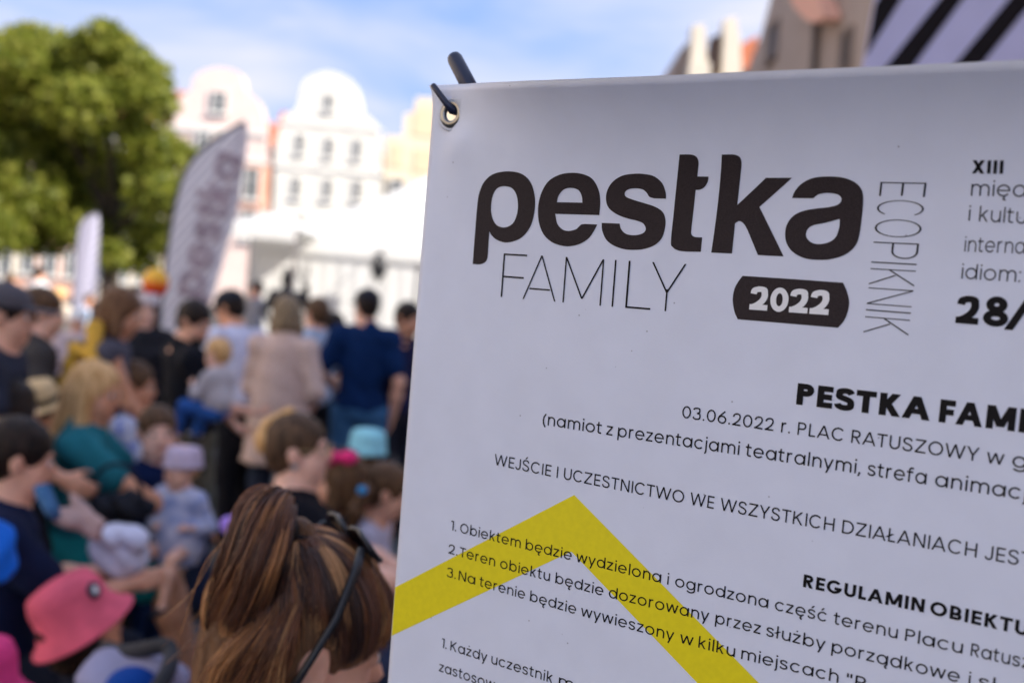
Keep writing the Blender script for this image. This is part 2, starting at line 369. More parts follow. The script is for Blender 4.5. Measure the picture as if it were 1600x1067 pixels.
# row behind the tree on the left
xs = [(-330, -190, ST_CREAM, 180), (-190, -60, ST_SALM, 130), (-60, 45, ST_CREAM, 175), (45, 150, ST_SALM, 175), (150, 266, ST_BEIGE, 185)]
lab = ["cream town house at the far left end of the row", "salmon town house left of the row, mostly out of view", "cream town house behind the left half of the tree",
       "salmon town house seen through and below the tree crown", "beige town house between the tree and the pink gable"]
for (x0, x1, m, yt), lb in zip(xs, lab):
    H = thing("town_house", tuple(at((x0 + x1) / 2, 400, YH)[:2]) + (0,), lb, "house")
    a, b = at(x0, yt, YH), at(x1, yt + 10, YH); house_box(H, a[0], b[0] - .02, a[2], YH, 14, m)
    saddle(H, a[0], b[0] - .02, a[2], a[2] + 3.4, YH, 14, ROOF, along='x')
    for ry in range(int(yt) + 45, 440, 62):
        for k in range(3):
            x = x0 + (x1 - x0) * (k + .5) / 3; window(H, x - (ry - yt) * .08, ry + k * 3, .95, 1.7, YH)
# far right gables lit by the sun
YR = 55.0
H = thing("far_house", tuple(at(1115, 400, YR)[:2]) + (0,), "far house with brown roof and sunlit cream gable ends above the banner", "house")
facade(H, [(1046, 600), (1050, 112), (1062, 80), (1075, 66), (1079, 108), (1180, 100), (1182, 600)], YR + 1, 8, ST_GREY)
for P in ([(1078, 130), (1083, 40), (1102, 38), (1106, 130)], [(1128, 120), (1133, 30), (1150, 26), (1157, 60), (1160, 120)]):
    facade(H, P, YR, 1.2, ST_BEIGE, "gable_end")
facade(H, [(1070, 200), (1078, 98), (1110, 96), (1112, 200)], YR - .5, 1.2, ST_BEIGE, "gable_end")
facade(H, [(1104, 110), (1110, 60), (1128, 52), (1130, 110)], YR + .6, .5, ROOF_D, "roof"); facade(H, [(1150, 110), (1158, 70), (1184, 55), (1186, 110)], YR + .5, .5, ROOF, "roof")
# nearer grey-brown house of the right-hand side row: its front faces left, away from the sun
XW = 8.4
def on_wall(px, py, off=0.0):
    d = ray(px, py); return EYE + d * ((XW - off) / d[0])
H = thing("brown_house", tuple(on_wall(1260, 400)[:2]) + (0,), "large shaded grey-brown house with downpipe above the banner's top edge", "house")
def wall_poly(P, m_, name, off=0.0, dp=.4):
    pts = [on_wall(x, y, off) for x, y in P]; n = len(pts); V = pts + [p + np.array([dp, 0, 0]) for p in pts]
    return mesh_obj(name, V, [list(range(n))[::-1], list(range(n, 2 * n))] + [(i, (i + 1) % n, n + (i + 1) % n, n + i) for i in range(n)], m_, H)
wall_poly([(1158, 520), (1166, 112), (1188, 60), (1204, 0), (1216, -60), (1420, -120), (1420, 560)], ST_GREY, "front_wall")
for x, y in ((1209, 66), (1324, 78), (1205, 190), (1318, 200)):
    c = on_wall(x, y); w_, h_ = (.62, .62) if x < 1300 else (.42, .50); f = MB()
    for dy in (-1, 1): f.box(c + np.array([-.04, dy * w_, 0]), (.05, .05, h_ + .05))
    for dz in (-1, 1): f.box(c + np.array([-.04, 0, dz * h_]), (.05, w_ - .05, .05))
    f.box(c + np.array([-.03, 0, 0]), (.03, .03, h_ - .05)); f.box(c + np.array([-.08, 0, -h_ - .1]), (.1, w_ + .12, .04))
    fo = f.build("window", ST_GREY2, H); MB().box(c + np.array([-.012, 0, 0]), (.008, w_ - .05, h_ - .05)).build("pane", GLASS_D, fo, origin=H['_o'])
MB().tube([on_wall(1281, -60, .15), on_wall(1275, 45, .15), on_wall(1270, 120, .15), on_wall(1256, 480, .15)], .11, 10).build("downpipe", mat("downpipe_zinc", (.09, .07, .05), .5), H, smooth=True)
wall_poly([(1226, -30), (1240, 12), (1262, 34), (1276, 36), (1288, 28), (1280, 4), (1262, -30)], ST_PEACH, "bay_base", .55, .5)
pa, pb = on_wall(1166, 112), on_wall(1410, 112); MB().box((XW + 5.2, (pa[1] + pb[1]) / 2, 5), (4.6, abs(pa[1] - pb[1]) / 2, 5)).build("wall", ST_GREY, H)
for x0, x1, m, z, lb in ((at(845, 0, YH)[0], 14.5, ST_SALM, 10.5, "low salmon house hidden behind the banner, left of the far brown roof"), (19.5, 29, ST_CREAM, 12.5, "cream house hidden behind the banner and the striped screen"), (29.2, 40, ST_PEACH, 12, "peach house at the far right corner of the square")):
    H = thing("town_house", ((x0 + x1) / 2, YH, 0), lb, "house"); house_box(H, x0, x1, z, YH, 12, m); saddle(H, x0, x1, z, z + 2.5, YH, 12, ROOF, along='x')
# unseen house row on the left, added to bounce sunlight into the shaded square
for k, (y0, y1, hh, m, lb) in enumerate(((-38, -27.1, 14, ST_CREAM, "cream sunlit town house added for bounce light on the left side of the square, farthest behind the photographer"), (-27, -16.1, 15, ST_WHITE, "white sunlit town house added for bounce light on the left side of the square, behind the photographer"), (-16, -5.1, 14, ST_YEL, "ochre sunlit town house added for bounce light on the left side of the square, left of the photographer"),
        (-5, 5.9, 15, ST_WHITE, "white sunlit town house added for bounce light on the left side of the square, level with the crowd"), (6, 17, 14, ST_PINK, "pale pink sunlit town house added for bounce light on the left side of the square, beyond the crowd"), (17.1, 28, 14.5, ST_CREAM, "cream sunlit town house added for bounce light on the left side of the square, near the tree"))):
    H = thing("town_house", (-23, (y0 + y1) / 2, 0), lb, "house")
    MB().box((-23, (y0 + y1) / 2, hh / 2), (5, (y1 - y0) / 2, hh / 2)).build("wall", m, H)
    V = [(-28, y0, hh), (-18, y0, hh), (-18, y1, hh), (-28, y1, hh), (-23, y0, hh + 4), (-23, y1, hh + 4)]
    mesh_obj("roof", V, [(0, 3, 5, 4), (1, 4, 5, 2), (0, 4, 1), (2, 5, 3)], ROOF, H)
    for i in range(4):
        for zz in (1.9, 5.4, 8.8, 12.0):
            c = np.array([-17.96, y0 + 1.6 + i * 2.6, zz]); fo = MB().box(c, (.06, .5, .9)).build("window", FRAME_W, H)
            MB().box(c + np.array([.05, 0, 0]), (.03, .4, .8)).build("pane", GLASS_D, fo, origin=H['_o'])
# the row that shades this end of the square, on the right beyond the frame
for k, (y0, y1, hh, m, lb) in enumerate(((-15, -7.6, 14.6, ST_CREAM, "cream town house on the right side of the square, behind the photographer"), (-7.5, .4, 15.4, ST_BEIGE, "beige town house on the right side of the square, level with the banner"), (.5, 6.4, 13.6, ST_SALM, "salmon town house on the right side of the square, beyond the banner"))):
    H = thing("town_house", (14, (y0 + y1) / 2, 0), lb, "house")
    MB().box((14, (y0 + y1) / 2, hh / 2), (5, (y1 - y0) / 2, hh / 2)).build("wall", m, H)
    V = [(9, y0, hh), (19, y0, hh), (19, y1, hh), (9, y1, hh), (14, y0, hh + 2.2), (14, y1, hh + 2.2)]
    mesh_obj("roof", V, [(0, 3, 5, 4), (1, 4, 5, 2), (0, 4, 1), (2, 5, 3)], ROOF, H)
    for i in range(3):
        for zz in (1.9, 5.4, 8.8, 12.0):
            c = np.array([8.95, y0 + 1.1 + i * 1.85, zz]); fo = MB().box(c, (.06, .55, .95)).build("window", FRAME_W, H)
            MB().box(c - np.array([.05, 0, 0]), (.03, .44, .84)).build("pane", GLASS_D, fo, origin=H['_o'])

# ------------------------------------------------------------------ tree
BARK = mat("bark", (.06, .045, .03), .95, .3, 6, .8, 30)
def leafmat():
    m = bpy.data.materials.new("leaves"); m.use_nodes = True; t = m.node_tree; b = t.nodes['Principled BSDF']
    b.inputs['Roughness'].default_value = .5; b.inputs['Specular IOR Level'].default_value = .3
    g_ = t.nodes.new("ShaderNodeNewGeometry"); r = t.nodes.new("ShaderNodeValToRGB"); e = r.color_ramp.elements
    e[0].color = (.12, .155, .02, 1); e[1].color = (.38, .38, .075, 1); e.new(.5).color = (.23, .26, .035, 1)
    t.links.new(g_.outputs['Random Per Island'], r.inputs[0]); t.links.new(r.outputs[0], b.inputs['Base Color'])
    tr = t.nodes.new("ShaderNodeBsdfTranslucent"); mx = t.nodes.new("ShaderNodeMixShader"); mx.inputs[0].default_value = .6
    t.links.new(r.outputs[0], tr.inputs[0]); t.links.new(b.outputs[0], mx.inputs[1]); t.links.new(tr.outputs[0], mx.inputs[2])
    t.links.new(mx.outputs[0], t.nodes['Material Output'].inputs[0]); return m
LEAF = leafmat()
def leaves(cl, n, size, rng):
    """cl: list of (centre, radius, squash); leaves on the clump shells"""
    w = np.array([c[1] ** 2 for c in cl]); ci = rng.choice(len(cl), n, p=w / w.sum())
    C = np.array([c[0] for c in cl])[ci]; Rr = np.array([c[1] for c in cl])[ci]
    d = rng.normal(size=(n, 3)); d /= np.linalg.norm(d, axis=1)[:, None]
    rr = Rr * (0.30 + .75 * rng.random(n) ** .6)
    P = C + d * rr[:, None] * np.array([1, 1, .75])
    a = rng.normal(size=(n, 3)) + d * .3 + np.array([0, 0, -.3]); a /= np.linalg.norm(a, axis=1)[:, None]
    b = np.cross(a, d + rng.normal(size=(n, 3)) * .6); b /= np.linalg.norm(b, axis=1)[:, None]
    s = size * (.6 + .8 * rng.random(n))[:, None]
    V = np.stack([P - a * s, P + b * s * .55, P + a * s, P - b * s * .55], 1).reshape(-1, 3)
    return V, np.arange(4 * n).reshape(n, 4)
def tree(base, hw, outline, Y, n, size, label, seed=1):
    rng = np.random.default_rng(seed); T = thing("leafy_tree", base, label, "tree")
    cl = [(np.array(at(x, y, Y + dy)), r, 1) for x, y, r, dy in outline]
    V, F = leaves(cl, n, size, rng); mesh_obj("crown", V, F, LEAF, T)
    top = np.mean([c[0] for c in cl], axis=0); b = MB()
    fork = np.array([base[0], base[1], 2.6]); b.tube([base, np.array(base) + [0, .05, 1.2], fork], [.28, .2, .17], 12)
    for c in cl[::5]:
        m_ = fork * .45 + c[0] * .55 + np.array([0, 0, .3]); b.tube([fork, m_, c[0]], [.09, .045, .012], 7)
    b.build("trunk", BARK, T, smooth=True)
out = []
rng = np.random.default_rng(3)
for x, y, r in [(165, 62, .55), (140, 90, .8), (185, 95, .85), (60, 75, .8), (25, 95, .9), (100, 115, .95), (215, 120, .8), (232, 160, .7), (190, 150, .8), (130, 165, 1.0), (60, 150, 1.1), (0, 160, 1.1), (-50, 120, 1.1), (40, 220, 1.1), (110, 225, 1.0), (205, 205, .55), (240, 235, .75), (278, 245, .55), (180, 270, .9), (250, 300, .8), (285, 310, .45), (110, 300, 1.0), (30, 300, 1.1), (-50, 260, 1.2), (200, 345, .8), (240, 370, .6), (130, 360, .75), (60, 365, .8), (-10, 360, .8), (-110, 180, 1.3), (-120, 300, 1.2), (175, 400, .45), (215, 405, .5), (-60, 380, .6)]:
    out.append((x, y, r * .88, rng.uniform(-1.4, 1.6)))
bx = at(205, 450, 21.0)
tree((bx[0] - .6, 21.3, 0), 3, out, 21.0, 30000, .11, "large leafy green tree at the left with gaps of light in its crown", 5)

# ------------------------------------------------------------------ marquee
CANVAS = mat("marquee_canvas", (.80, .80, .79), .55, .03, 2, .1, 6); 
_t = CANVAS.node_tree; _b = _t.nodes['Principled BSDF']; _tr = _t.nodes.new("ShaderNodeBsdfTranslucent"); _tr.inputs[0].default_value = (.8, .78, .72, 1)
_mx = _t.nodes.new("ShaderNodeMixShader"); _mx.inputs[0].default_value = .3; _t.links.new(_b.outputs[0], _mx.inputs[1]); _t.links.new(_tr.outputs[0], _mx.inputs[2]); _t.links.new(_mx.outputs[0], _t.nodes['Material Output'].inputs[0])
YT = 19.0
M = thing("marquee", (at(600, 400, YT)[0], YT + 4, 0), "big white festival marquee with pitched canvas roof behind the standing crowd", "tent")
xl, xr = at(398, 400, YT)[0], at(1010, 400, YT)[0]; ze = at(560, 383, YT)[2]; zr = at(700, 262, YT + 4)[2]; DP = 8.0
inset = 3.2
V = [(xl, YT, ze), (xr, YT, ze), (xr, YT + DP, ze), (xl, YT + DP, ze), (xl + inset, YT + DP / 2, zr), (xr - inset, YT + DP / 2, zr)]
def sheet_between(A, B, C_, D_, n, m_, sag):
    V = []; F = []
    A, B, C_, D_ = [np.array(q, float) for q in (A, B, C_, D_)]
    for i in range(n + 1):
        for j in range(m_ + 1):
            s, t = i / n, j / m_; p = A * (1 - s) * (1 - t) + B * s * (1 - t) + C_ * s * t + D_ * (1 - s) * t
            p[2] -= sag * math.sin(math.pi * t) * (.6 + .4 * abs(math.cos(math.pi * s * 4))); V.append(p)
    for i in range(n):
        for j in range(m_): a = i * (m_ + 1) + j; F.append((a, a + m_ + 1, a + m_ + 2, a + 1))
    return V, F
for nm, q in (("roof_panel", (0, 1, 5, 4)), ("roof_panel", (1, 2, 5, 5)), ("roof_panel", (2, 3, 4, 5)), ("roof_panel", (3, 0, 4, 4))):
    v, f = sheet_between(*[V[i] for i in q], 16, 8, .16); mesh_obj(nm, v, f, CANVAS, M, smooth=True)
def wall_sheet(a, b, z0, z1, amp_, n=120, off=(0, 0)):
    V = []; F = []; a = np.array(a, float); b = np.array(b, float); amp = amp_ * .25; L = np.linalg.norm(b - a); t_ = (b - a) / L; nn = np.array([-t_[1], t_[0]])
    for i in range(n + 1):
        p = a + (b - a) * i / n; w = amp * (math.sin(i * .55) + .5 * math.sin(i * .23 + 1))
        for z, k in ((z0, 1.0), (z0 * .5 + z1 * .5, .8), (z1, .15)): q = p + nn * w * k; V.append((q[0], q[1], z))
    for i in range(n):
        for j in range(2): c = i * 3 + j; F.append((c, c + 3, c + 4, c + 1))
    return V, F
for a, b in (((xl, YT + .03), (xl + 3.1, YT + .03)), ((xl + 3.15, YT + .05), (xl + 6.2, YT + .05)), ((xl + 6.25, YT + .03), (xr, YT + .03)), ((xl, YT + DP), (xl, YT)), ((xr, YT), (xr, YT + DP)), ((xr, YT + DP), (xl, YT + DP))):
    v, f = wall_sheet(a, b, 0.03, ze - .02, .05); mesh_obj("side_wall", v, f, CANVAS, M, smooth=True)
val = wall_sheet((xl, YT - .05), (xr, YT - .05), ze - .25, ze + .01, .015); mesh_obj("valance", *val, CANVAS, M, smooth=True)
for x in (xl, xl + 3.12, xl + 6.22, xl + 9.3, xr):
    for y in (YT + .12, YT + DP - .12): MB().tube([(x + .0, y, 0), (x, y, ze)], .045, 8).build("post", STEEL, M)
# smaller white canopy in front left of it
YS = 17.0
M2 = thing("side_canopy", (at(420, 400, YS)[0], YS + 1.5, 0), "small white canopy tent between the striped flag and the big marquee", "tent")
a0, a1 = at(316, 400, YS)[0], at(462, 400, YS)[0]; z_ = at(400, 352, YS)[2]; zt = z_ + .42
Vp = [(a0, YS, z_), (a1, YS, z_), (a1, YS + 3, z_), (a0, YS + 3, z_)]; ap = ((a0 + a1) / 2 + .2, YS + 1.5, zt)
for i in range(4):
    v, f = sheet_between(Vp[i], Vp[(i + 1) % 4], ap, ap, 8, 5, .06); mesh_obj("roof_panel", v, f, CANVAS, M2, smooth=True)
v, f = wall_sheet((a0, YS + 3), (a1, YS + 3), .1, z_, .03); mesh_obj("side_wall", v, f, CANVAS, M2, smooth=True)
v, f = wall_sheet((a0, YS - .02), (a1, YS - .02), z_ - .22, z_ + .005, .01); mesh_obj("valance", v, f, CANVAS, M2, smooth=True)
for q in Vp: MB().tube([(q[0], q[1], 0), q], .03, 8).build("post", STEEL, M2)
# dark lamp hanging at the marquee
c = at(592, 419, YT - .6)
Lm = thing("hanging_lamp", c, "dark round lantern hanging before the white marquee wall", "lamp")
MB().lathe([(0.02, .30), (.07, .24), (.13, .12), (.15, 0), (.12, -.12), (.05, -.2), (.02, -.28), (0, -.3)], c, n=18).build("lantern_body", BLACK_PL, Lm, smooth=True)
MB().tube([c + np.array([0, 0, .28]), np.array([c[0], YT - .3, ze - .02]), (c[0], YT + .1, ze - .02)], .012, 6).build("cable", BLACK_PL, Lm)

# ------------------------------------------------------------------ dark statue with trident, seen above the crowd
BRONZE = mat("dark_bronze", (.035, .033, .035), .4, .3, 10, .3, 30, metal=.6)
YS2 = 13.0; hc = at(449, 436, YS2)
S_ = thing("statue", (hc[0], YS2, 0), "dark bronze statue with raised trident on a fountain basin behind the beige dress woman", "statue")
z = hc[2]; x = hc[0]; s = SDF()
s.ell((x, YS2, z), (.075, .085, .11)); s.cap((x, YS2, z - .08), (x, YS2, z - .16), .05); s.ell((x, YS2 + .0, z + .10), (.05, .05, .06))
s.ell((x, YS2, z - .33), (.19, .13, .22)); s.cap((x - .17, YS2, z - .2), (x - .26, YS2 - .05, z - .45), .06, .045); s.cap((x - .26, YS2 - .05, z - .45), (x - .12, YS2 - .15, z - .6), .045, .03)
s.cap((x + .17, YS2, z - .2), (x + .27, YS2, z - .35), .06, .045); s.cap((x + .27, YS2, z - .35), (x + .27, YS2 - .03, z - .08), .045, .035)
s.ell((x, YS2, z - .62), (.16, .12, .2)); s.cap((x - .08, YS2, z - .7), (x - .1, YS2, z - 1.15), .09, .06); s.cap((x + .08, YS2, z - .7), (x + .12, YS2 - .05, z - 1.15), .09, .06)
s.obj("figure", BRONZE, S_, .02, .03)
tr = MB().tube([(x + .34, YS2, z - .9), (x + .21, YS2 - .03, z + .02)], .016, 8)
for dx in (-.07, 0, .07): tr.tube([(x + .21 + dx * .4, YS2 - .03, z + .0), (x + .20 + dx, YS2 - .03, z + .08), (x + .19 + dx, YS2 - .03, z + .2)], .011, 6)
tr.build("trident", BRONZE, S_)
MB().lathe([(0, z - 1.15), (.3, z - 1.15), (.34, z - 1.2), (.25, z - 1.28), (.22, .3), (.6, .28), (.62, 0)], (x, YS2, 0), n=24).build("pedestal", stucco("sandstone", (.35, .30, .24)), S_, smooth=False)

# ------------------------------------------------------------------ striped feather flags
def flag_mat(name, base=(.78, .77, .80), stripe=(.10, .10, .14), freq=9.0, thr=.72, ang=35, trans=.35):
    m = bpy.data.materials.new(name); m.use_nodes = True; t = m.node_tree; b = t.nodes['Principled BSDF']; b.inputs['Roughness'].default_value = .7
    tc = t.nodes.new("ShaderNodeTexCoord"); mp = t.nodes.new("ShaderNodeMapping"); mp.inputs['Rotation'].default_value = (0, rad(ang), 0)
    w = t.nodes.new("ShaderNodeTexWave"); w.bands_direction = 'X'; w.inputs['Scale'].default_value = freq; w.inputs['Distortion'].default_value = 0
    r = t.nodes.new("ShaderNodeValToRGB"); r.color_ramp.interpolation = 'CONSTANT'; r.color_ramp.elements[0].color = (*base, 1); r.color_ramp.elements[1].color = (*stripe, 1); r.color_ramp.elements[1].position = thr
    t.links.new(tc.outputs['Object'], mp.inputs[0]); t.links.new(mp.outputs[0], w.inputs['Vector']); t.links.new(w.outputs['Fac'], r.inputs[0]); t.links.new(r.outputs[0], b.inputs['Base Color'])
    tr = t.nodes.new("ShaderNodeBsdfTranslucent"); mx = t.nodes.new("ShaderNodeMixShader"); mx.inputs[0].default_value = trans
    t.links.new(r.outputs[0], tr.inputs[0]); t.links.new(b.outputs[0], mx.inputs[1]); t.links.new(tr.outputs[0], mx.inputs[2]); t.links.new(mx.outputs[0], t.nodes['Material Output'].inputs[0]); return m
def feather_flag(left, right, Y, fm, label, n=30):
    """left/right: photo outlines from tip to foot"""
    L_, R_ = catmull_s(left, 6), catmull_s(right, 6); N = min(len(L_), len(R_))
    L_ = [L_[int(i * (len(L_) - 1) / (N - 1))] for i in range(N)]; R_ = [R_[int(i * (len(R_) - 1) / (N - 1))] for i in range(N)]
    foot = at(*L_[-1], Y); T = thing("feather_flag", (foot[0], Y, 0), label, "flag"); V = []; F = []; m = 8
    for i in range(N):
        a, b = at(*L_[i], Y), at(*R_[i], Y)
        for side in (0, .004):
            for j in range(m + 1): 
                p = a + (b - a) * j / m; V.append(p + np.array([0, side + .05 * math.sin(j * .9 + i * .12) * j / m, 0]))
    st = 2 * (m + 1)
    for i in range(N - 1):
        for j in range(m):
            a = i * st + j; F.append((a, a + st, a + st + 1, a + 1)); a += m + 1; F.append((a, a + 1, a + st + 1, a + st))
    mesh_obj("flag_cloth", V, F, fm, T, smooth=True)
    pole = [at(p[0] - 1, p[1], Y) for p in L_[::3]] + [np.array([foot[0], Y, .05])]
    MB().tube(pole[::-1], [.02] * 2 + [.014] * (len(pole) - 2), 8).build("pole", BLACK_PL, T, smooth=True)
    MB().box((foot[0], Y, .04), (.3, .3, .04)).build("base_plate", STEEL, T)
    return T, Y
FLAG = flag_mat("striped_flag_cloth", (.93, .90, .92), (.42, .41, .48), freq=4.2, thr=.88, ang=-38, trans=.6)
FL, YF = feather_flag([(383, 190), (352, 207), (318, 232), (292, 262), (276, 310), (265, 370), (256, 440), (248, 525)], [(384, 192), (385, 215), (380, 262), (370, 330), (358, 380), (345, 430), (325, 490), (296, 532)], 9.5, FLAG, "tall white striped feather flag with dark lettering in front of the tree and houses")
# lettering on the flag, reading upwards: polished outlines cut as flat print
FLINK = mat("flag_lettering", (.34, .26, .30), .7, .1)
def flag_letter(ch, c0_, up, across, w=.17):
    """c0_ baseline start, up = reading direction, across = letter-up direction (world vectors, one em long)"""
    l, r, st = glyph(ch, w); V = []; F = []
    for s_ in st:
        a, b = stroke_quads(s_, w); n = len(a); o = len(V)
        for q in list(a) + list(b): V.append(c0_ + up * (q[0] - l) + across * q[1] + np.array([0, -.012 - .0004 * len(F) * .02, 0]))
        for j in range(n - 1): F.append((o + j, o + j + 1, o + n + j + 1, o + n + j))
    return V, F, r - l
feather_flag([(148, 333), (130, 342), (122, 370), (118, 420), (114, 480)], [(152, 334), (153, 350), (153, 390), (152, 440), (150, 486)], 17.6, flag_mat("far_flag_cloth", (.66, .64, .78), (.30, .30, .40), 3.4, .80, -38), "small distant lavender striped feather flag below the tree crown")

# ------------------------------------------------------------------ striped stage screen on the right
SCR = flag_mat("striped_screen_cloth", (.56, .54, .78), (.012, .010, .012), 1.0, .66, 0, .2)
YP = 6.0
SC_ = thing("striped_screen", (at(1500, 300, YP)[0], YP, 0), "large pale lilac cloth screen with broad black diagonal stripes on the right", "screen")
def scr_poly(P, Y, m_, name, th=.012):
    pts = fpts(P, Y); n = len(pts); V = pts + [p + np.array([0, th, 0]) for p in pts]
    return mesh_obj(name, V, [list(range(n))[::-1], list(range(n, 2 * n))] + [(i, (i + 1) % n, n + (i + 1) % n, n + i) for i in range(n)], m_, SC_)
LILAC = cloth((.56, .55, .78), rough=.6, bump=.1, var=.04, vscale=3.0); BLK = cloth((.013, .010, .012), rough=.7)
scr_poly([(1378, -60), (1349, 105), (1262, 760), (1900, 860), (2000, -160)], YP, LILAC, "screen_cloth", .02)
def band(x0b, x1b, x0t, x1t, yb=100.0, yt=0.0):
    f = lambda xa, xb, y: xa + (xb - xa) * (yb - y) / (yb - yt)
    return [(f(x0b, x0t, 760), 760), (f(x0b, x0t, -150), -150), (f(x1b, x1t, -150), -150), (f(x1b, x1t, 760), 760)]
def clip_left(P, Y):            # keep the part of a stripe right of the screen's left edge
    ex = lambda y: 1378 - (y + 60) * (29 / 165.); out = []
    for i in range(len(P)):
        a, b = P[i], P[(i + 1) % len(P)]; da, db = a[0] - ex(a[1]) - 1, b[0] - ex(b[1]) - 1
        if da >= 0: out.append(a)
        if (da >= 0) != (db >= 0): t = da / (da - db); out.append((a[0] + (b[0] - a[0]) * t, a[1] + (b[1] - a[1]) * t))
    return out
for q in (band(1300, 1345, 1372, 1408), band(1388, 1430, 1468, 1504), band(1493, 1535, 1576, 1616), band(1602, 1650, 1690, 1730), band(1712, 1760, 1800, 1840)):
    P = clip_left(q, YP); scr_poly(P, YP - .006, BLK, "black_stripe", .004)
for px in (1330, 1900):
    x = at(px, 400, YP + .1)[0]; MB().tube([(x, YP + .1, 0), (x + .25, YP + .1, 4.2)], .03, 10).build("frame_post", STEEL, SC_)
# ------------------------------------------------------------------ the printed banner (surface coordinates u right, v down, metres)
B_O = np.array([200 / 1500, 0, 1.0]) * 0.75
B_U = np.array([0.8466394, 0.0968807, -0.5232742]); B_V = np.array([-0.0875825, 0.9952478, 0.0425581]); B_N = np.array([0.5249105, 0.0097983, 0.8511010])
B_C = np.array([0.0972947, -0.0327425, 0.0088001])
BUL, BVT = -0.2105, -0.205           # refined below from the edge positions
def _w(u, v):
    w = B_C[0] * u * u + B_C[1] * u * v + B_C[2] * v * v
    e = np.clip(u - BUL, 0, None); t = np.clip(v - BVT, -0.01, None)
    w = w - 0.052 * np.exp(-t / 0.038) * (1 - np.exp(-(e / 0.10) ** 2))
    a, b = u - (BUL + .022), v - (BVT + .024)        # soft folds running out of the eyelet
    for ang, amp, wd in ((1.0, .0042, .011), (0.42, .0034, .009), (1.42, .002, .007)):
        al = a * np.cos(ang) + b * np.sin(ang); pe = -a * np.sin(ang) + b * np.cos(ang)
        w = w - amp * np.exp(-(pe / (wd + .22 * np.clip(al, 0, 1))) ** 2) * np.clip(al / .02, 0, 1) * np.exp(-np.clip(al, 0, None) / .06)
    w = w + .0012 * np.sin(u * 9 + 1.0) * np.sin(v * 6 + .4) * 0.5
    return w
def b_uv(px, py):
    px = np.asarray(px, float); py = np.asarray(py, float)
    d = np.stack([(px - 800) / FPX, (py - 533.5) / FPX, np.ones_like(px)], -1)
    w = np.zeros_like(px)
    for _ in range(25):
        t = (B_O @ B_N + w) / (d @ B_N); X = d * t[..., None] - B_O
        u = X @ B_U; v = X @ B_V; w = .5 * w + .5 * _w(u, v)
    return u, v
def b_xyz(u, v, off=0.0):
    u = np.asarray(u, float); v = np.asarray(v, float)
    X = B_O + u[..., None] * B_U + v[..., None] * B_V + (_w(u, v) - off)[..., None] * B_N
    return EYE + X @ MW.T
for _it in range(8):
    _u, _v = b_uv([670, 657, 638, 606], [244, 420, 640, 1067]); BUL = float(_u.mean())
    _u2, _v2 = b_uv([686, 700, 715, 740, 770, 800, 850, 900, 950, 1000, 1060, 1123.7, 1240, 1367.5, 1480, 1600, 1700, 1850], [134, 133, 131.9, 130.4, 129, 127.8, 125.6, 123.6, 121.6, 119.8, 117.2, 114.4, 109.4, 104.2, 99.2, 93.8, 89.4, 82.8]); BVT = float(_v2[9])
_pL = np.polyfit(_v, _u, 1); _io = np.argsort(_u2)
BW, BH = 0.80, 1.80
def b_edge(s, t):                    # s across from the left edge, t down from the top edge
    v0 = BVT + t; 
    u = _pL[0] * np.minimum(v0, .4) + _pL[1] + s
    uu = u
    v = v0 + (np.interp(uu, _u2[_io], _v2[_io]) - BVT) * np.exp(-t / .15)
    k = np.exp(-t / .007) * np.exp(-s / .012)
    return u - .0065 * k, v - .001 * k
W_BAN = mat("banner_vinyl", (0.80, 0.83, 0.93), 0.42, 0.02, 30, 0.05, 900, spec=0.4)
_t = W_BAN.node_tree; _tc = _t.nodes.new("ShaderNodeTexCoord"); _vo = _t.nodes.new("ShaderNodeTexVoronoi"); _vo.inputs['Scale'].default_value = 42
_vr = _t.nodes.new("ShaderNodeValToRGB"); _vr.color_ramp.elements[0].position = .018; _vr.color_ramp.elements[1].position = .034; _vr.color_ramp.elements[0].color = (.42, .40, .40, 1)
_mm = _t.nodes.new("ShaderNodeMixRGB"); _mm.blend_type = 'MULTIPLY'; _mm.inputs['Fac'].default_value = 1; _pb = _t.nodes['Principled BSDF']; _bc = _pb.inputs['Base Color'].links[0].from_socket
_t.links.new(_tc.outputs['Object'], _vo.inputs['Vector']); _t.links.new(_vo.outputs['Distance'], _vr.inputs[0]); _t.links.new(_bc, _mm.inputs['Color1']); _t.links.new(_vr.outputs[0], _mm.inputs['Color2']); _t.links.new(_mm.outputs[0], _pb.inputs['Base Color'])
_n5 = _t.nodes.new("ShaderNodeTexNoise"); _n5.inputs['Scale'].default_value = 7; _n5.inputs['Detail'].default_value = 2; _b5 = _t.nodes.new("ShaderNodeBump"); _b5.inputs['Strength'].default_value = .35; _b5.inputs['Distance'].default_value = .008
_t.links.new(_tc.outputs['Object'], _n5.inputs['Vector']); _t.links.new(_n5.outputs['Fac'], _b5.inputs['Height']); _old = _pb.inputs['Normal'].links[0].from_socket; _t.links.new(_old, _b5.inputs['Normal']); _t.links.new(_b5.outputs[0], _pb.inputs['Normal'])
_tr = _t.nodes.new("ShaderNodeBsdfTranslucent"); _tr.inputs[0].default_value = (.78, .82, .93, 1)
_mx = _t.nodes.new("ShaderNodeMixShader"); _mx.inputs[0].default_value = .22; _t.links.new(_t.nodes['Principled BSDF'].outputs[0], _mx.inputs[1]); _t.links.new(_tr.outputs[0], _mx.inputs[2]); _t.links.new(_mx.outputs[0], _t.nodes['Material Output'].inputs[0])
INK = mat("black_ink", (0.030, 0.022, 0.024), 0.6, 0.35, 1500, spec=.15); INK2 = mat("text_ink", (0.007, 0.006, 0.007), 0.6, 0.1, 300, spec=.15)
YEL = mat("yellow_ink", (0.76, 0.64, 0.0), 0.5, 0.03, 200)
c0 = b_xyz(*b_edge(np.array(BW / 2), np.array(BH)))
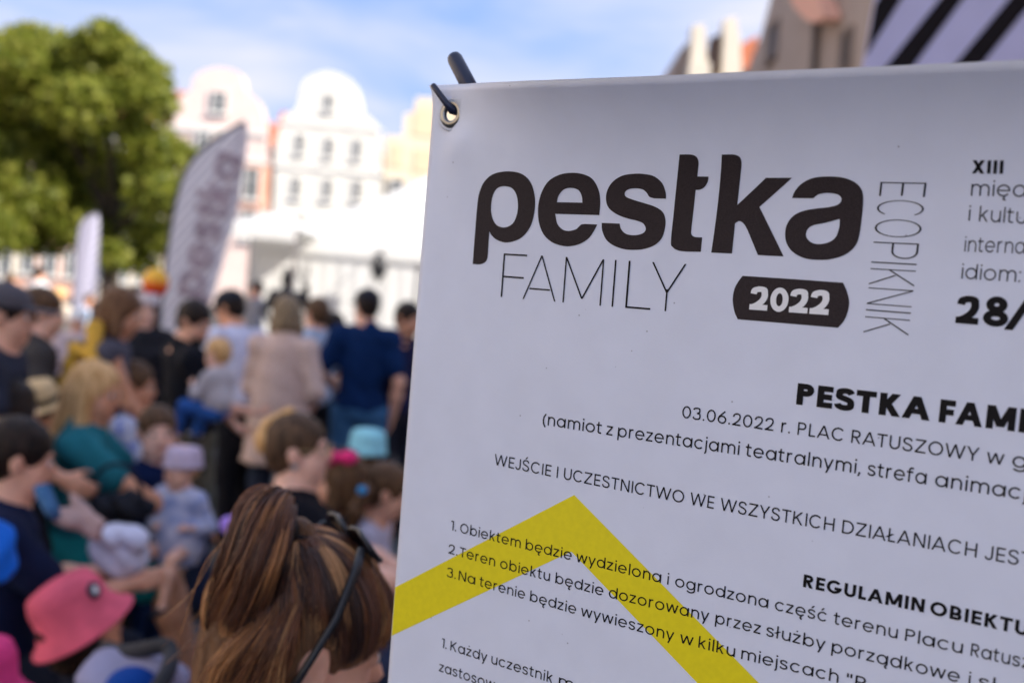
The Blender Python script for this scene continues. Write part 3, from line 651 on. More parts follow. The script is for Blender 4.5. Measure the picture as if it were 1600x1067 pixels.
BAN = thing("banner", (c0[0], c0[1], 0.0), "white printed vinyl banner with black lettering and yellow chevron hung at its corner eyelet", "banner")
NICKEL = mat('nickel', (.30, .29, .28), .3, .1, 200, metal=1.0)
ST = 0.005; EC = 0.0225               # grid step, eyelet centre distance from both edges
def banner_sheet():
    S = np.arange(0, BW + 1e-6, ST); T = np.concatenate([np.arange(0, .56, ST), np.arange(.56, BH + .001, .02)])
    ns, ntt = len(S), len(T); sg, tg = np.meshgrid(S, T, indexing='ij')
    u, v = b_edge(sg, tg)
    front = b_xyz(u, v).reshape(-1, 3); back = b_xyz(u, v, -0.0006).reshape(-1, 3); N = len(front)
    V = [*front, *back]; F = []
    holes = []
    for hs in (EC, BW - EC):
        i0 = int(round((hs - .0125) / ST)); j0 = int(round((EC - .0125) / ST)); holes.append((i0, j0, hs))
    idf = lambda i, j: i * ntt + j
    def skip(i, j): return any(a <= i < a + 5 and b <= j < b + 5 for a, b, _ in holes)
    for i in range(ns - 1):
        for j in range(ntt - 1):
            if skip(i, j): continue
            a, b, c, d = idf(i, j), idf(i + 1, j), idf(i + 1, j + 1), idf(i, j + 1)
            F += [(a, d, c, b), (N + a, N + b, N + c, N + d)]
    for a, b, hs in holes:
        per = [(a + k, b) for k in range(5)] + [(a + 5, b + k) for k in range(5)] + [(a + 5 - k, b + 5) for k in range(5)] + [(a, b + 5 - k) for k in range(5)]
        base = len(V); n = len(per)
        for (i, j) in per:
            ds, dt = S[i] - hs, T[j] - EC; l = math.hypot(ds, dt)
            uu, vv = b_edge(np.array(hs + ds / l * .0068), np.array(EC + dt / l * .0068))
            V.append(b_xyz(uu, vv)); V.append(b_xyz(uu, vv, -0.0006))
        for k in range(n):
            p, q = idf(*per[k]), idf(*per[(k + 1) % n]); r0, r1 = base + 2 * k, base + 2 * ((k + 1) % n)
            F += [(p, r0, r1, q), (N + p, N + q, r1 + 1, r0 + 1), (r0, r0 + 1, r1 + 1, r1)]
    rim = [idf(i, 0) for i in range(ns)] + [idf(ns - 1, j) for j in range(1, ntt)] + [idf(i, ntt - 1) for i in range(ns - 2, -1, -1)] + [idf(0, j) for j in range(ntt - 2, 0, -1)]
    for k in range(len(rim)):
        a, b = rim[k], rim[(k + 1) % len(rim)]; F.append((a, b, N + b, N + a))
    mesh_obj("vinyl_sheet", V, F, W_BAN, BAN, smooth=True)
banner_sheet()
BNW = MW @ B_N                         # world normal, pointing away from the camera
BUW, BVW = MW @ B_U, MW @ B_V
for hs in (EC, BW - EC):
    c = b_xyz(*b_edge(np.array(hs), np.array(EC)))
    prof = [(.0062, .0016), (.0060, .0), (.0064, -.0016), (.0080, -.0026), (.0104, -.0020), (.0122, -.0006), (.0126, .0010), (.0090, .0016), (.0062, .0016)]
    MB().lathe(prof, c, BNW, 40, (1, 1), BUW).build("eyelet", NICKEL, BAN, smooth=True)
    MB().lathe([(.0122, -.0002), (.0146, -.0006), (.0149, .0008)], c, BNW, 40, (1, 1), BUW).build("reinforcing_ring", W_BAN, BAN, smooth=True)

# ---- stroke font (em units); every glyph returns advance, left bearing, right extent, strokes
X_, C_, A_ = .55, .70, .745
def glyph(ch, w):
    sb = .07; out = []; R = lambda x0, y0, x1, y1: out.append(('R', x0, y0, x1, y1))
    D = lambda x0, y0, x1, y1, f=1.0: out.append(('D', x0, y0, x1, y1, f))
    A = lambda cx, cy, rx, ry, a, b: out.append(('A', cx, cy, rx, ry, a, b))
    S = lambda *p: out.append(('S', p))
    base = {'ą': 'a', 'ę': 'e', 'ś': 's', 'ć': 'c', 'ż': 'z', 'Ś': 'S', 'ł': 'l', 'Ł': 'L'}.get(ch, ch)
    b = base; L, W = sb, .6
    if b == 'o': L, W = .045, .635; A(.34, .275, .295, .285, 0, 360)
    elif b in 'adqg':
        L, W = .045, .625; A(.325, .275, .28, .285, 0, 360); R(W - w, (-.02 if b == 'g' else 0), W, A_ if b == 'd' else X_)
        if b == 'g': A(.345, .0, .28, .215, 205, 360)
    elif b in 'bp': L, W = .075, .655; A(.375, .275, .28, .285, 0, 360); R(.075, -.21 if b == 'p' else 0, .075 + w, A_ if b == 'b' else X_)
    elif b == 'c': L, W = .045, .58; A(.335, .275, .29, .285, 42, 318)
    elif b == 'e': L, W = .045, .625; A(.335, .275, .29, .285, 2, 322); R(.06, .275 - w * .45, .622, .275 + w * .4)
    elif b in 'nhr':
        L, W = .075, .56; R(.075, 0, .075 + w, A_ if b == 'h' else X_)
        if b == 'r': W = .37; A(.285, .31, .21, .25, 68, 180)
        else: A(.3175, .31, .2425, .25, 0, 180); R(W - w, 0, W, .315)
    elif b == 'm':
        W = .89; L = .075; R(.075, 0, .075 + w, X_); h = (W - .075 + w) / 4
        A(.075 + h, .33, h, .23, 0, 180); A(W - h, .33, h, .23, 0, 180); R(W - w, 0, W, .335); R(.075 + 2 * h - w, 0, .075 + 2 * h, .335)
    elif b == 'u': L, W = .07, .555; A(.3125, .24, .2425, .25, 180, 360); R(.07, .235, .07 + w, X_); R(W - w, 0, W, X_)
    elif b == 't': L, W = .02, .35; R(.11, .12, .11 + w, .69); R(.02, X_ - w, .35, X_); A(.24, .135, .13, .135, 180, 270); R(.235, 0, .345, w)
    elif b == 'f': L, W = .02, .36; R(.11, 0, .11 + w, .62); R(.02, X_ - w, .345, X_); A(.25, .61, .14, .14, 90, 180); R(.245, .75 - w, .36, .75)
    elif b in 'ij':
        L, W = .075, .075 + w; R(.075, 0 if b == 'i' else -.08, W, X_); c = .075 + w / 2; r = max(w * .62, .035); A(c, .70, r, r, 0, 360.)
        if b == 'j': A(.075 + w - .13, -.07, .13, .15, 270, 360); L = -.01
        if w < r: out[-1 if b == 'i' else -2] += ('fill',)
    elif b == 'l': L, W = .075, .075 + w; R(.075, 0, W, A_)
    elif b == 'k': L, W = .075, .52; R(.075, 0, .075 + w, A_); D(.075 + w * .8, .22, .50 - w * .6, X_); D(.24, .33, .51 - w * .6, 0)
    elif b == 's':
        L, W = .045, .48; q = w / 2 - .04
        S((.435 - q * .6, .425 - q * .2), (.36, .50 - q), (.255, .52 - q), (.14, .495 - q), (.095 + q, .415), (.14, .335), (.26, .285), (.38, .235), (.435 - q, .15), (.375, .06 + q), (.26, .03 + q), (.14, .06 + q), (.085 + q * .6, .135 + q * .2))
    elif b == 'v': L, W = .02, .54; D(.02 + w * .55, X_, .28, 0); D(.54 - w * .55, X_, .28, 0)
    elif b == 'w': L, W = .02, .81; [D(p, q, r, s_) for p, q, r, s_ in ((.02 + w * .55, X_, .225, 0), (.415, X_, .225, 0), (.415, X_, .605, 0), (.81 - w * .55, X_, .605, 0))]
    elif b == 'y': L, W = .02, .54; D(.02 + w * .55, X_, .285, -.01); D(.54 - w * .55, X_, .20, -.21)
    elif b == 'z': L, W = .045, .46; R(.045, 0, .46, w); R(.055, X_ - w, .455, X_); D(.46 - w * .75, X_ - w, .045 + w * .75, w)
    elif b == 'A': L, W = .02, .70; D(.02 + w * .53, 0, .36, C_); D(.70 - w * .53, 0, .36, C_); R(.15, .16, .57, .16 + w * .9)
    elif b == 'B':
        L, W = .08, .58; R(.08, 0, .08 + w, C_)
        for y0, y1, xr in ((0, .37, .58), (.37 - w, .70, .545)):
            h = (y1 - y0) / 2; R(.08, y0, xr - h, y0 + w); R(.08, y1 - w, xr - h, y1); A(xr - h, y0 + h, h, h, -90, 90)
    elif b == 'C': L, W = .045, .70; A(.395, .35, .35, .36, 42, 318)
    elif b == 'G': L, W = .045, .73; A(.395, .35, .35, .36, 42, 358); R(.41, .35 - w, .735, .35)
    elif b == 'D': L, W = .08, .68; R(.08, 0, .08 + w, C_); R(.08, 0, .34, w); R(.08, C_ - w, .34, C_); A(.33, .35, .35, .35, -90, 90)
    elif b == 'E': L, W = .08, .49; R(.08, 0, .08 + w, C_); [R(.08, y, .49 - (.02 if i == 1 else 0), y + w) for i, y in enumerate((0, .35 - w / 2, C_ - w))]
    elif b == 'F': L, W = .08, .48; R(.08, 0, .08 + w, C_); R(.08, .33 - w / 2, .45, .33 + w / 2); R(.08, C_ - w, .48, C_)
    elif b == 'H': L, W = .08, .63; R(.08, 0, .08 + w, C_); R(.63 - w, 0, .63, C_); R(.08, .35 - w / 2, .63, .35 + w / 2)
    elif b == 'I': L, W = .08, .08 + w; R(.08, 0, W, C_)
    elif b == 'J': L, W = .02, .40; R(.40 - w, .19, .40, C_); A(.21, .19, .19, .20, 190, 360)
    elif b == 'K': L, W = .08, .62; R(.08, 0, .08 + w, C_); D(.08 + w * .85, .30, .59 - w * .6, C_); D(.27, .40, .62 - w * .6, 0)
    elif b == 'L': L, W = .08, .43; R(.08, 0, .08 + w, C_); R(.08, 0, .43, w)
    elif b == 'M': L, W = .08, .80; R(.08, 0, .08 + w, C_); R(.80 - w, 0, .80, C_); D(.08 + w * .6, C_, .44, .08); D(.80 - w * .6, C_, .44, .08)
    elif b == 'N': L, W = .08, .64; R(.08, 0, .08 + w, C_); R(.64 - w, 0, .64, C_); D(.08 + w * .6, C_, .64 - w * .6, 0)
    elif b == 'O': L, W = .045, .755; A(.40, .35, .355, .36, 0, 360)
    elif b in 'PR':
        L, W = .08, .54 if b == 'P' else .56; R(.08, 0, .08 + w, C_); h = .205; R(.08, C_ - w, .335, C_); R(.08, C_ - 2 * h, .335, C_ - 2 * h + w); A(.33, C_ - h, .205, h, -90, 90)
        if b == 'R': D(.31, .30, .56 - w * .6, 0)
    elif b == 'S':
        L, W = .045, .56; q = w / 2 - .04
        S((.50 - q * .7, .535 - q * .2), (.42, .645 - q), (.30, .67 - q), (.165, .635 - q), (.11 + q, .53), (.16, .425), (.30, .37), (.44, .305), (.515 - q, .19), (.44, .06 + q), (.30, .03 + q), (.155, .07 + q), (.09 + q * .7, .185 + q * .2))
    elif b == 'T': L, W = .02, .53; R(.02, C_ - w, .53, C_); R(.275 - w / 2, 0, .275 + w / 2, C_)
    elif b == 'U': L, W = .08, .61; R(.08, .245, .08 + w, C_); R(.61 - w, .245, .61, C_); A(.345, .25, .265, .26, 180, 360)
    elif b == 'W': L, W = .02, .98; [D(p, q, r, s_) for p, q, r, s_ in ((.02 + w * .53, C_, .27, 0), (.50, C_, .27, 0), (.50, C_, .73, 0), (.98 - w * .53, C_, .73, 0))]
    elif b == 'X': L, W = .02, .60; D(.02 + w * .6, 0, .60 - w * .6, C_); D(.02 + w * .6, C_, .60 - w * .6, 0)
    elif b == 'Y': L, W = .02, .60; D(.02 + w * .55, C_, .31, .27); D(.60 - w * .55, C_, .31, .27); R(.31 - w / 2, 0, .31 + w / 2, .32)
    elif b == 'Z': L, W = .045, .57; R(.045, 0, .57, w); R(.05, C_ - w, .565, C_); D(.57 - w * .75, C_ - w, .045 + w * .75, w)
    elif b == '0': L, W = .05, .57; A(.31, .35, .26, .36, 0, 360)
    elif b == '1': L, W = .03, .27; R(.27 - w, 0, .27, C_); R(.05, C_ - w * .95, .27, C_)
    elif b == '2':
        L, W = .05, .52; q = w / 2; S((.05 + q, .48), (.09 + q * .7, .60 - q * .4), (.18, .68 - q), (.28, .71 - q), (.40, .675 - q * .8), (.50 - q, .54), (.475 - q * .6, .42), (.37, .28), (.24, .15), (.07 + q * .6, .5 * w)); R(.05, 0, .52, w)
    elif b == '3':
        L, W = .04, .52; q = w / 2; S((.06 + q * .6, .55), (.12, .66 - q * .7), (.27, .71 - q), (.41, .67 - q * .7), (.475 - q, .54), (.42, .42), (.28, .375)); S((.28, .375), (.44, .33), (.515 - q, .195), (.43, .04 + q * .8), (.27, -.01 + q), (.11, .03 + q), (.045 + q, .16))
    elif b == '6': L, W = .05, .55; A(.30, .225, .25, .235, 0, 360); S((.45, .70), (.26, .52), (.12, .36), (.05 + w / 2, .22))
    elif b == '8': L, W = .045, .555; A(.30, .20, .255, .21, 0, 360); A(.30, .535, .215, .175 + w * .2, 0, 360)
    elif b == '/': L, W = -.02, .42; D(.02, -.06, .40, C_ + .05)
    elif b in '.:,':
        r = max(.045, w * .62); L, W = .05, .05 + 2 * r; A(.05 + r, r, r, r, 0, 360.); out[-1] += ('fill',)
        if b == ':': A(.05 + r, X_ - r * 1.6, r, r, 0, 360.); out[-1] += ('fill',)
        if b == ',': D(.05 + r * 1.3, r, .05, -.12)
    elif b == '(': L, W = .07, .27; A(.46, .27, .39, .52, 122, 238)
    elif b == '"': L, W = .06, .30; R(.06, .46, .06 + w, C_); R(.30 - w, .46, .30, C_)
    if ch == 'ś' or ch == 'ć': D(.26, .63, .36, .78)
    if ch == 'Ś': D(.28, .76, .38, .90)
    if ch == 'ż': r = .045; A(.25, .72, r, r, 0, 360.); out[-1] += ('fill',)
    if ch in 'ąę': x = .50 if ch == 'ą' else .36; S((x + .06, .01), (x, -.07), (x + .01, -.15), (x + .10, -.165))
    if ch == 'ł': D(-.01, .28, .075 + w + .085, .44); L = -.01; W += .06
    if ch == 'Ł': D(-.01, .22, .30, .42); L = -.0
    return L, W, out
def catmull(P, n=6):
    P = [np.array(p, float) for p in P]; Q = [2 * P[0] - P[1]] + P + [2 * P[-1] - P[-2]]; o = []
    for i in range(1, len(Q) - 2):
        for t in np.arange(n) / n:
            o.append(.5 * ((2 * Q[i]) + (Q[i + 1] - Q[i - 1]) * t + (2 * Q[i - 1] - 5 * Q[i] + 4 * Q[i + 1] - Q[i + 2]) * t * t + (-Q[i - 1] + 3 * Q[i] - 3 * Q[i + 1] + Q[i + 2]) * t ** 3))
    return np.array(o + [P[-1]])
def stroke_quads(st, w):
    """list of (n,2) strips: left and right side points"""
    if st[0] == 'R': _, x0, y0, x1, y1 = st[:5]; return np.array([(x0, y0), (x0, y1)]), np.array([(x1, y0), (x1, y1)])
    if st[0] == 'D':
        _, x0, y0, x1, y1, f = st[:6]; l = math.hypot(x1 - x0, y1 - y0); h = w * f / 2 * l / (abs(y1 - y0) + 1e-6); h = min(h, w * 1.4)
        return np.array([(x0 - h, y0), (x1 - h, y1)]), np.array([(x0 + h, y0), (x1 + h, y1)])
    if st[0] == 'A':
        _, cx, cy, rx, ry, a, b = st[:7]; n = max(6, int(abs(b - a) / 12)); t = np.radians(np.linspace(a, b, n + 1))
        ww = rx if len(st) > 7 else w
        return np.stack([cx + rx * np.cos(t), cy + ry * np.sin(t)], 1), np.stack([cx + max(rx - ww, 0) * np.cos(t), cy + max(ry - ww, 0) * np.sin(t)], 1)
    P = catmull(st[1], 5); d = np.gradient(P, axis=0); d /= np.linalg.norm(d, axis=1)[:, None] + 1e-9; nn = np.stack([-d[:, 1], d[:, 0]], 1) * w / 2
    return P + nn, P - nn
OFF_TXT = 0.00034
def print_line(words, base, em, w, name="printed_line", rot=False, m=None, off=OFF_TXT, xcap=None):
    """words: (text, px0, px1); base: baseline photo points; em in metres"""
    V = []; F = []; k = 0
    bx = [p[0] for p in base]; by = [p[1] for p in base]
    def bl(x):
        if rot: return np.interp(x, by, bx)
        if x < bx[0]: return by[0] + (x - bx[0]) * (by[1] - by[0]) / (bx[1] - bx[0])
        if x > bx[-1]: return by[-1] + (x - bx[-1]) * (by[-1] - by[-2]) / (bx[-1] - bx[-2])
        return np.interp(x, bx, by)
    for text, p0, p1 in words:
        if rot: (u0, u1), (v0, v1) = b_uv([bl(p0), bl(p1)], [p0, p1])
        else: (u0, u1), (v0, v1) = b_uv([p0, p1], [bl(p0), bl(p1)])
        G = [glyph(c, w) for c in text]; x = 0; pos = []
        for i, (l, r, s_) in enumerate(G):
            pos.append(x); x += r + (.012 if w > .17 else .045 if w > .12 else .07) * (1 if text[i] not in 'AVWYTvwy' else .6)
        xa = pos[0] + G[0][0]; xb = pos[-1] + G[-1][1]
        if text in ('I', 'i') and not rot:
            m_ = (u0 + u1) / 2; u0, u1 = m_ - w * em * .5, m_ + w * em * .5
        for i, (l, r, s_) in enumerate(G):
            for st in s_:
                a, b = stroke_quads(st, w); n = len(a); k += 1
                P = np.concatenate([a, b]); xx = (P[:, 0] + pos[i] - xa) / (xb - xa) if xb - xa > w * 1.01 or len(text) > 1 or True else 0
                if rot: u = u0 + (u1 - u0) * xx + P[:, 1] * em; v = v0 + (v1 - v0) * xx
                else: u = u0 + (u1 - u0) * xx; v = v0 + (v1 - v0) * xx - P[:, 1] * em
                q = b_xyz(u, v, off + 1.0e-6 * (k % 20)); o = len(V); V += list(q)
                for j in range(n - 1): F.append((o + j, o + j + 1, o + n + j + 1, o + n + j))
    return mesh_obj(name, V, F, m or INK2, BAN)
# small text lines: words with their first and last photo column, baseline through photo points
I1 = [(705.9, 827.9), (813, 855.8), (893.5, 875.1), (1032, 909.9), (1198.3, 949.3), (1400.2, 996.8), (1512, 1022.5)]
print_line([("1.", 704.2, 713), ("Obiektem", 718.8, 813.5), ("będzie", 821, 893), ("wydzielona", 899.9, 1032.7), ("i", 1041.5, 1045.2), ("ogrodzona", 1054.6, 1200), ("część", 1210.3, 1291.7), ("terenu", 1301.9, 1402), ("Placu", 1413.7, 1503.7), ("Ratuszowego", 1516.3, 1716)], I1, .0116, .088)
I2 = [(702.2, 864.2), (772.7, 884.3), (857.6, 907.3), (942.4, 930.5), (1091.1, 966.5), (1187.4, 990), (1300, 1018), (1413.3, 1045.6), (1512, 1069)]
print_line([("2.", 700.7, 715), ("Teren", 718, 773.5), ("obiektu", 781.3, 859), ("będzie", 867.6, 942.4), ("dozorowany", 951, 1107.5), ("przez", 1117.4, 1188), ("służby", 1196.8, 1289.1), ("porządkowe", 1299, 1498.8), ("i", 1512, 1516.5), ("sł", 1528, 1556)], I2, .0116, .088)
I3 = [(699.3, 900.4), (819.3, 935.5), (897.8, 958.6), (985, 983), (1092.2, 1011), (1146.9, 1025.6), (1310, 1066)]
print_line([("3.", 698.4, 712.2), ("Na", 716.5, 742.4), ("terenie", 749, 820), ("będzie", 827.9, 899.9), ("wywieszony", 907.3, 1052.8), ("w", 1062, 1083), ("kilku", 1091, 1148), ("miejscach", 1157.8, 1309.8), ('"P', 1322, 1352)], I3, .0116, .088)
print_line([("1.", 689.8, 698), ("Każdy", 703.6, 761), ("uczestnik", 767.5, 863.3), ("m", 872.8, 896)], [(693.5, 1011.8), (759, 1033), (863.3, 1066.5)], .0116, .088)
print_line([("zastosow", 686, 773)], [(689, 1048.5), (773, 1077)], .0116, .088)
print_line([("WEJŚCIE", 772.2, 860.8), ("I", 868.8, 872.3), ("UCZESTNICTWO", 880.7, 1068.3), ("WE", 1077.8, 1115.2), ("WSZYSTKICH", 1125, 1302.9), ("DZIAŁANIACH", 1315.3, 1525.5), ("JEST", 1537.9, 1612)], [(781, 727.5), (860, 744), (1058.5, 784), (1180, 807), (1302.9, 829.8), (1560.9, 877)], .0129, .082)
print_line([("(namiot", 847.8, 939.5), ("z", 947.2, 957), ("prezentacjami", 965, 1154.8), ("teatralnymi,", 1164.2, 1344.3), ("strefa", 1355, 1446.9), ("animacj", 1460.4, 1603)], [(857.3, 664.4), (1004, 688), (1154.8, 710.6), (1360.2, 742.8), (1540.6, 771.5)], .0129, .086)
print_line([("03.06.2022", 1065.5, 1208.3), ("r.", 1220.2, 1234.2), ("PLAC", 1245.8, 1318), ("RATUSZOWY", 1329.8, 1528.8), ("w", 1540.6, 1568.3), ("g", 1581, 1604)], [(1072.5, 653.2), (1245.5, 678.7), (1552.4, 724.3)], .0126, .084)
print_line([("PESTKA", 1243.8, 1452.3), ("FAMILY", 1466.4, 1672)], [(1243.8, 631.5), (1451.3, 657.1), (1596.3, 675.3)], .0212, .178, "printed_heading")
print_line([("REGULAMIN", 1254.6, 1443.6), ("OBIEKTU", 1452.6, 1606)], [(1255.3, 916.3), (1349, 936.5), (1442.5, 956.3), (1556.2, 982)], .0126, .152, "printed_heading")
print_line([("XIII", 1518.4, 1567)], [(1520, 271.2), (1567, 272)], .0112, .16, "printed_heading")
print_line([("międ", 1516.9, 1603)], [(1516.9, 306), (1603, 308)], .0129, .066)
print_line([("i", 1512.5, 1516), ("kultur", 1529.5, 1617)], [(1512, 345), (1604, 350)], .0129, .066)
print_line([("interna", 1506.7, 1601)], [(1506.7, 393), (1601, 396.5)], .0129, .066)
print_line([("idiom:", 1502, 1594)], [(1503.4, 435.3), (1594, 441)], .0129, .066)
print_line([("28", 1492.5, 1574), ("/", 1573, 1606)], [(1492.3, 504.5), (1554.4, 509.7)], .0253, .165, "printed_heading")
FB = [(783.2, 464), (867.8, 471.3), (936.7, 477.5), (1016, 484.2), (1068, 488.7)]
print_line([("F", 782.5, 819), ("A", 816.7, 868), ("M", 879, 939), ("I", 955.6, 958.2), ("L", 977, 1016.2), ("Y", 1013.5, 1066.5)], FB, .0357 / .7, .026, "printed_title")
LB = [(1373.9, 280), (1373.9, 305.5), (1349.9, 516), (1349.9, 522)]
LB = [(1376.5, 280), (1348.9, 522)]
print_line([(c, 220 + a / 3.335, 220 + b / 3.335) for c, a, b in (("E", 216, 288), ("C", 308, 388), ("O", 407, 498), ("P", 526, 608), ("I", 629, 635), ("K", 664, 748), ("N", 764, 850), ("I", 877, 883), ("K", 914, 998))], LB, .0283 / .7, .030, "printed_title", rot=True)

# ---- outlined shapes traced on the sheet
def contour(P, n=7):
    out = []; cs = [i for i, p in enumerate(P) if len(p) > 2]
    if not cs:
        Q = P[-2:] + P + P[:3]; c = catmull([q[:2] for q in Q], n); return c[2 * n:-(2 * n) - 1]
    P = P[cs[0]:] + P[:cs[0]] + [P[cs[0]]]; seg = [P[0][:2]]
    for p in P[1:]:
        seg.append(p[:2])
        if len(p) > 2:
            out += list(catmull(seg, n)[:-1]) if len(seg) > 2 else [np.array(seg[0], float)]
            seg = [p[:2]]
    return np.array(out)
def print_shape(outer, holes, T, name, m, off):
    loops = []
    for c in [outer] + holes:
        q = contour(c); u, v = b_uv(T[1] + q[:, 0] / T[0], T[2] + q[:, 1] / T[0]); loops.append((u, v))
    tri = tessellate_polygon([[Vector((a, b, 0)) for a, b in zip(*l)] for l in loops])
    U = np.concatenate([l[0] for l in loops]); Vv = np.concatenate([l[1] for l in loops])
    import bmesh
    bm = bmesh.new(); vs = [bm.verts.new((a, b, 0)) for a, b in zip(U, Vv)]
    for t in tri:
        try: bm.faces.new([vs[i] for i in t])
        except ValueError: pass
    for _ in range(5):
        ed = [e for e in bm.edges if e.calc_length() > .006]
        if not ed: break
        bmesh.ops.subdivide_edges(bm, edges=ed, cuts=1); bmesh.ops.triangulate(bm, faces=[f for f in bm.faces if len(f.verts) > 3])
    bm.verts.index_update(); co = np.array([v.co[:2] for v in bm.verts]); fc = [[v.index for v in f.verts] for f in bm.faces]; bm.free()
    return mesh_obj(name, b_xyz(co[:, 0], co[:, 1], off), fc, m, BAN)
Z1 = (3.5575, 700, 220); Z2 = (3.335, 1050, 220); c = 1
print_shape([(138, 685, c), (151, 510), (165, 345), (178, 280), (205, 225), (255, 185), (335, 171), (410, 185), (460, 232), (483, 310), (482, 390), (462, 470), (420, 530), (370, 558), (320, 566), (275, 553), (247, 531), (231, 505, c), (226, 575), (221, 645), (208, 674), (178, 687)],
            [[(320, 254), (355, 264), (379, 296), (389, 345), (386, 400), (368, 450), (340, 475), (305, 482), (270, 468), (248, 430), (240, 380), (246, 320), (263, 278), (288, 258)]], Z1, "printed_letter", INK, .00025)
print_shape([(842, 414, c), (847, 340), (838, 275), (805, 215), (755, 188), (690, 179), (620, 190), (560, 225), (522, 285), (504, 350), (501, 410), (510, 470), (535, 525), (580, 565), (630, 583), (675, 587), (730, 575), (780, 545), (810, 505), (831, 466, c), (762, 463, c), (742, 466), (728, 478), (710, 493), (670, 502), (635, 492), (608, 460), (597, 407, c)],
            [[(606, 342, c), (616, 305), (645, 272), (685, 263), (725, 275), (744, 308), (748, 345, c)]], Z1, "printed_letter", INK, .00025)
print_shape([(1213, 323, c), (1210, 285), (1190, 235), (1145, 198), (1090, 186), (1040, 184), (970, 195), (915, 230), (885, 280), (879, 330), (895, 375), (940, 410), (1000, 433), (1050, 445), (1085, 460), (1100, 488), (1090, 510), (1060, 523), (1020, 525), (985, 515), (962, 490), (955, 461, c), (855, 457, c), (858, 500), (880, 550), (920, 582), (975, 602), (1030, 607), (1090, 602), (1150, 580), (1190, 540), (1208, 480), (1208, 430), (1190, 392), (1150, 367), (1100, 350), (1040, 332), (995, 315), (983, 298), (990, 280), (1015, 268), (1055, 266), (1085, 273), (1105, 290), (1120, 312), (1145, 321, c)], [], Z1, "printed_letter", INK, .00025)
print_shape([(40, 73, c), (98, 73), (128, 85), (139, 112), (137, 145), (133, 187, c), (191, 188, c), (187, 215), (170, 242), (148, 255), (124, 257, c), (112, 370), (101, 470), (105, 492), (122, 502), (158, 504, c), (151, 579, c), (70, 577), (30, 571), (6, 556), (-5, 525), (10, 370), (25, 220)], [], Z2, "printed_letter", INK, .00025)
print_shape([(260, 73, c), (322, 73), (352, 85), (363, 115), (358, 180), (341, 335, c), (490, 194, c), (626, 194, c), (456, 346, c), (582, 603, c), (448, 596, c), (422, 533), (392, 462), (372, 430), (352, 419), (338, 425), (329, 432, c), (313, 588, c), (205, 583, c)], [], Z2, "printed_letter", INK, .00025)
print_shape([(626, 299, c), (640, 265), (675, 225), (735, 195), (815, 187), (890, 193), (950, 215), (985, 250), (997, 295), (992, 380), (975, 500), (950, 555), (900, 595), (830, 617), (760, 621), (690, 612), (630, 580), (598, 535), (590, 485), (600, 435), (635, 390), (690, 365), (760, 353), (820, 346), (865, 333), (883, 310), (875, 288), (850, 277), (810, 273), (770, 278), (752, 288), (736, 301, c)],
            [[(875, 408, c), (872, 450), (855, 500), (820, 528), (770, 539), (730, 532), (705, 510), (699, 485), (710, 458), (740, 440), (800, 428)]], Z2, "printed_letter", INK, .00025)
print_shape([(368, 704, c), (630, 721), (892, 740, c), (912, 785), (924, 840), (915, 895), (895, 940), (865, 974, c), (604, 952), (343, 930, c), (326, 890), (317, 830), (325, 775), (345, 735)], [], Z2, "printed_pill", INK, .00025)
_b = [(1050 + 403 / 3.335, 220 + 879 / 3.335), (1050 + 820 / 3.335, 220 + 908.5 / 3.335)]
W_INK = mat("white_ink", (0.78, 0.78, 0.80), 0.42, 0.02, spec=0.4)
print_line([("2", 1050 + 403 / 3.335, 1050 + 496 / 3.335), ("0", 1050 + 508 / 3.335, 1050 + 602 / 3.335), ("2", 1050 + 609 / 3.335, 1050 + 705 / 3.335), ("2", 1050 + 716 / 3.335, 1050 + 815 / 3.335)], _b, .0165 / .7, .165, "printed_year", m=W_INK, off=.00045)
# chevron: two strips subdivided along their length
def strip(P, Q, n, name):
    V = []; F = []
    for (a, b) in (P, Q): 
        for t in np.linspace(0, 1, n + 1):
            V.append((a[0] + (b[0] - a[0]) * t, a[1] + (b[1] - a[1]) * t))
    V = np.array(V); F = [(j, j + 1, n + 2 + j, n + 1 + j) for j in range(n)]
    return V, F
Va, Fa = strip(((617.6, 916.9), (897.3, 773)), ((612.2, 992.6), (892.8, 861.3)), 40, '')
Vb, Fb = strip(((897.3, 773), (1560, 1447)), ((892.8, 861.3), (1465, 1457)), 60, '')
Vc = np.concatenate([Va, Vb]); u, v = b_uv(Vc[:, 0], Vc[:, 1])
mesh_obj("printed_chevron", b_xyz(u, v, .00016), Fa + [tuple(i + len(Va) for i in f) for f in Fb], YEL, BAN)

# ---- stand behind the banner: pole tip with a hook through the eyelet
hole = b_xyz(*b_edge(np.array(EC), np.array(EC)))
def bp(px, py, off):                   # point on the ray of a photo position, off metres in front of the sheet
    u, v = b_uv([px], [py]); return (b_xyz(u, v, off))[0]
STD = thing("banner_stand", (hole[0] + .3, hole[1] - .1, 0), "dark navy pole stand behind the white banner, rounded tip above its corner", "banner stand")
p0 = bp(694.5, 86, -.016); p1 = bp(716, 131, -.018); d = (p1 - p0) / np.linalg.norm(p1 - p0)
NAVY_PL = mat("navy_rubber", (0.006, 0.011, 0.040), 0.34, 0.1)
tip = [p0 - d * .0055 * .0 + d * x for x in (-.006, -.0052, -.0035, 0, .02, .06)]
MB().tube(tip, [.0013, .0039, .0058, .0068, .0070, .0072], 24).build("pole_tip", NAVY_PL, STD, smooth=True)
cen = b_xyz(*b_edge(np.array(BW / 2), np.array(.95))) + BNW * .05
MB().tube([tip[-1], tip[-1] * .5 + cen * .5 + BNW * .02, cen], [.0066, .005, .007], 12).build("pole", NAVY_PL, STD, smooth=True)
h0, h1 = bp(687.5, 138, .010), bp(703.5, 165.5, .0045)
dd = (h1 - h0) / np.linalg.norm(h1 - h0)
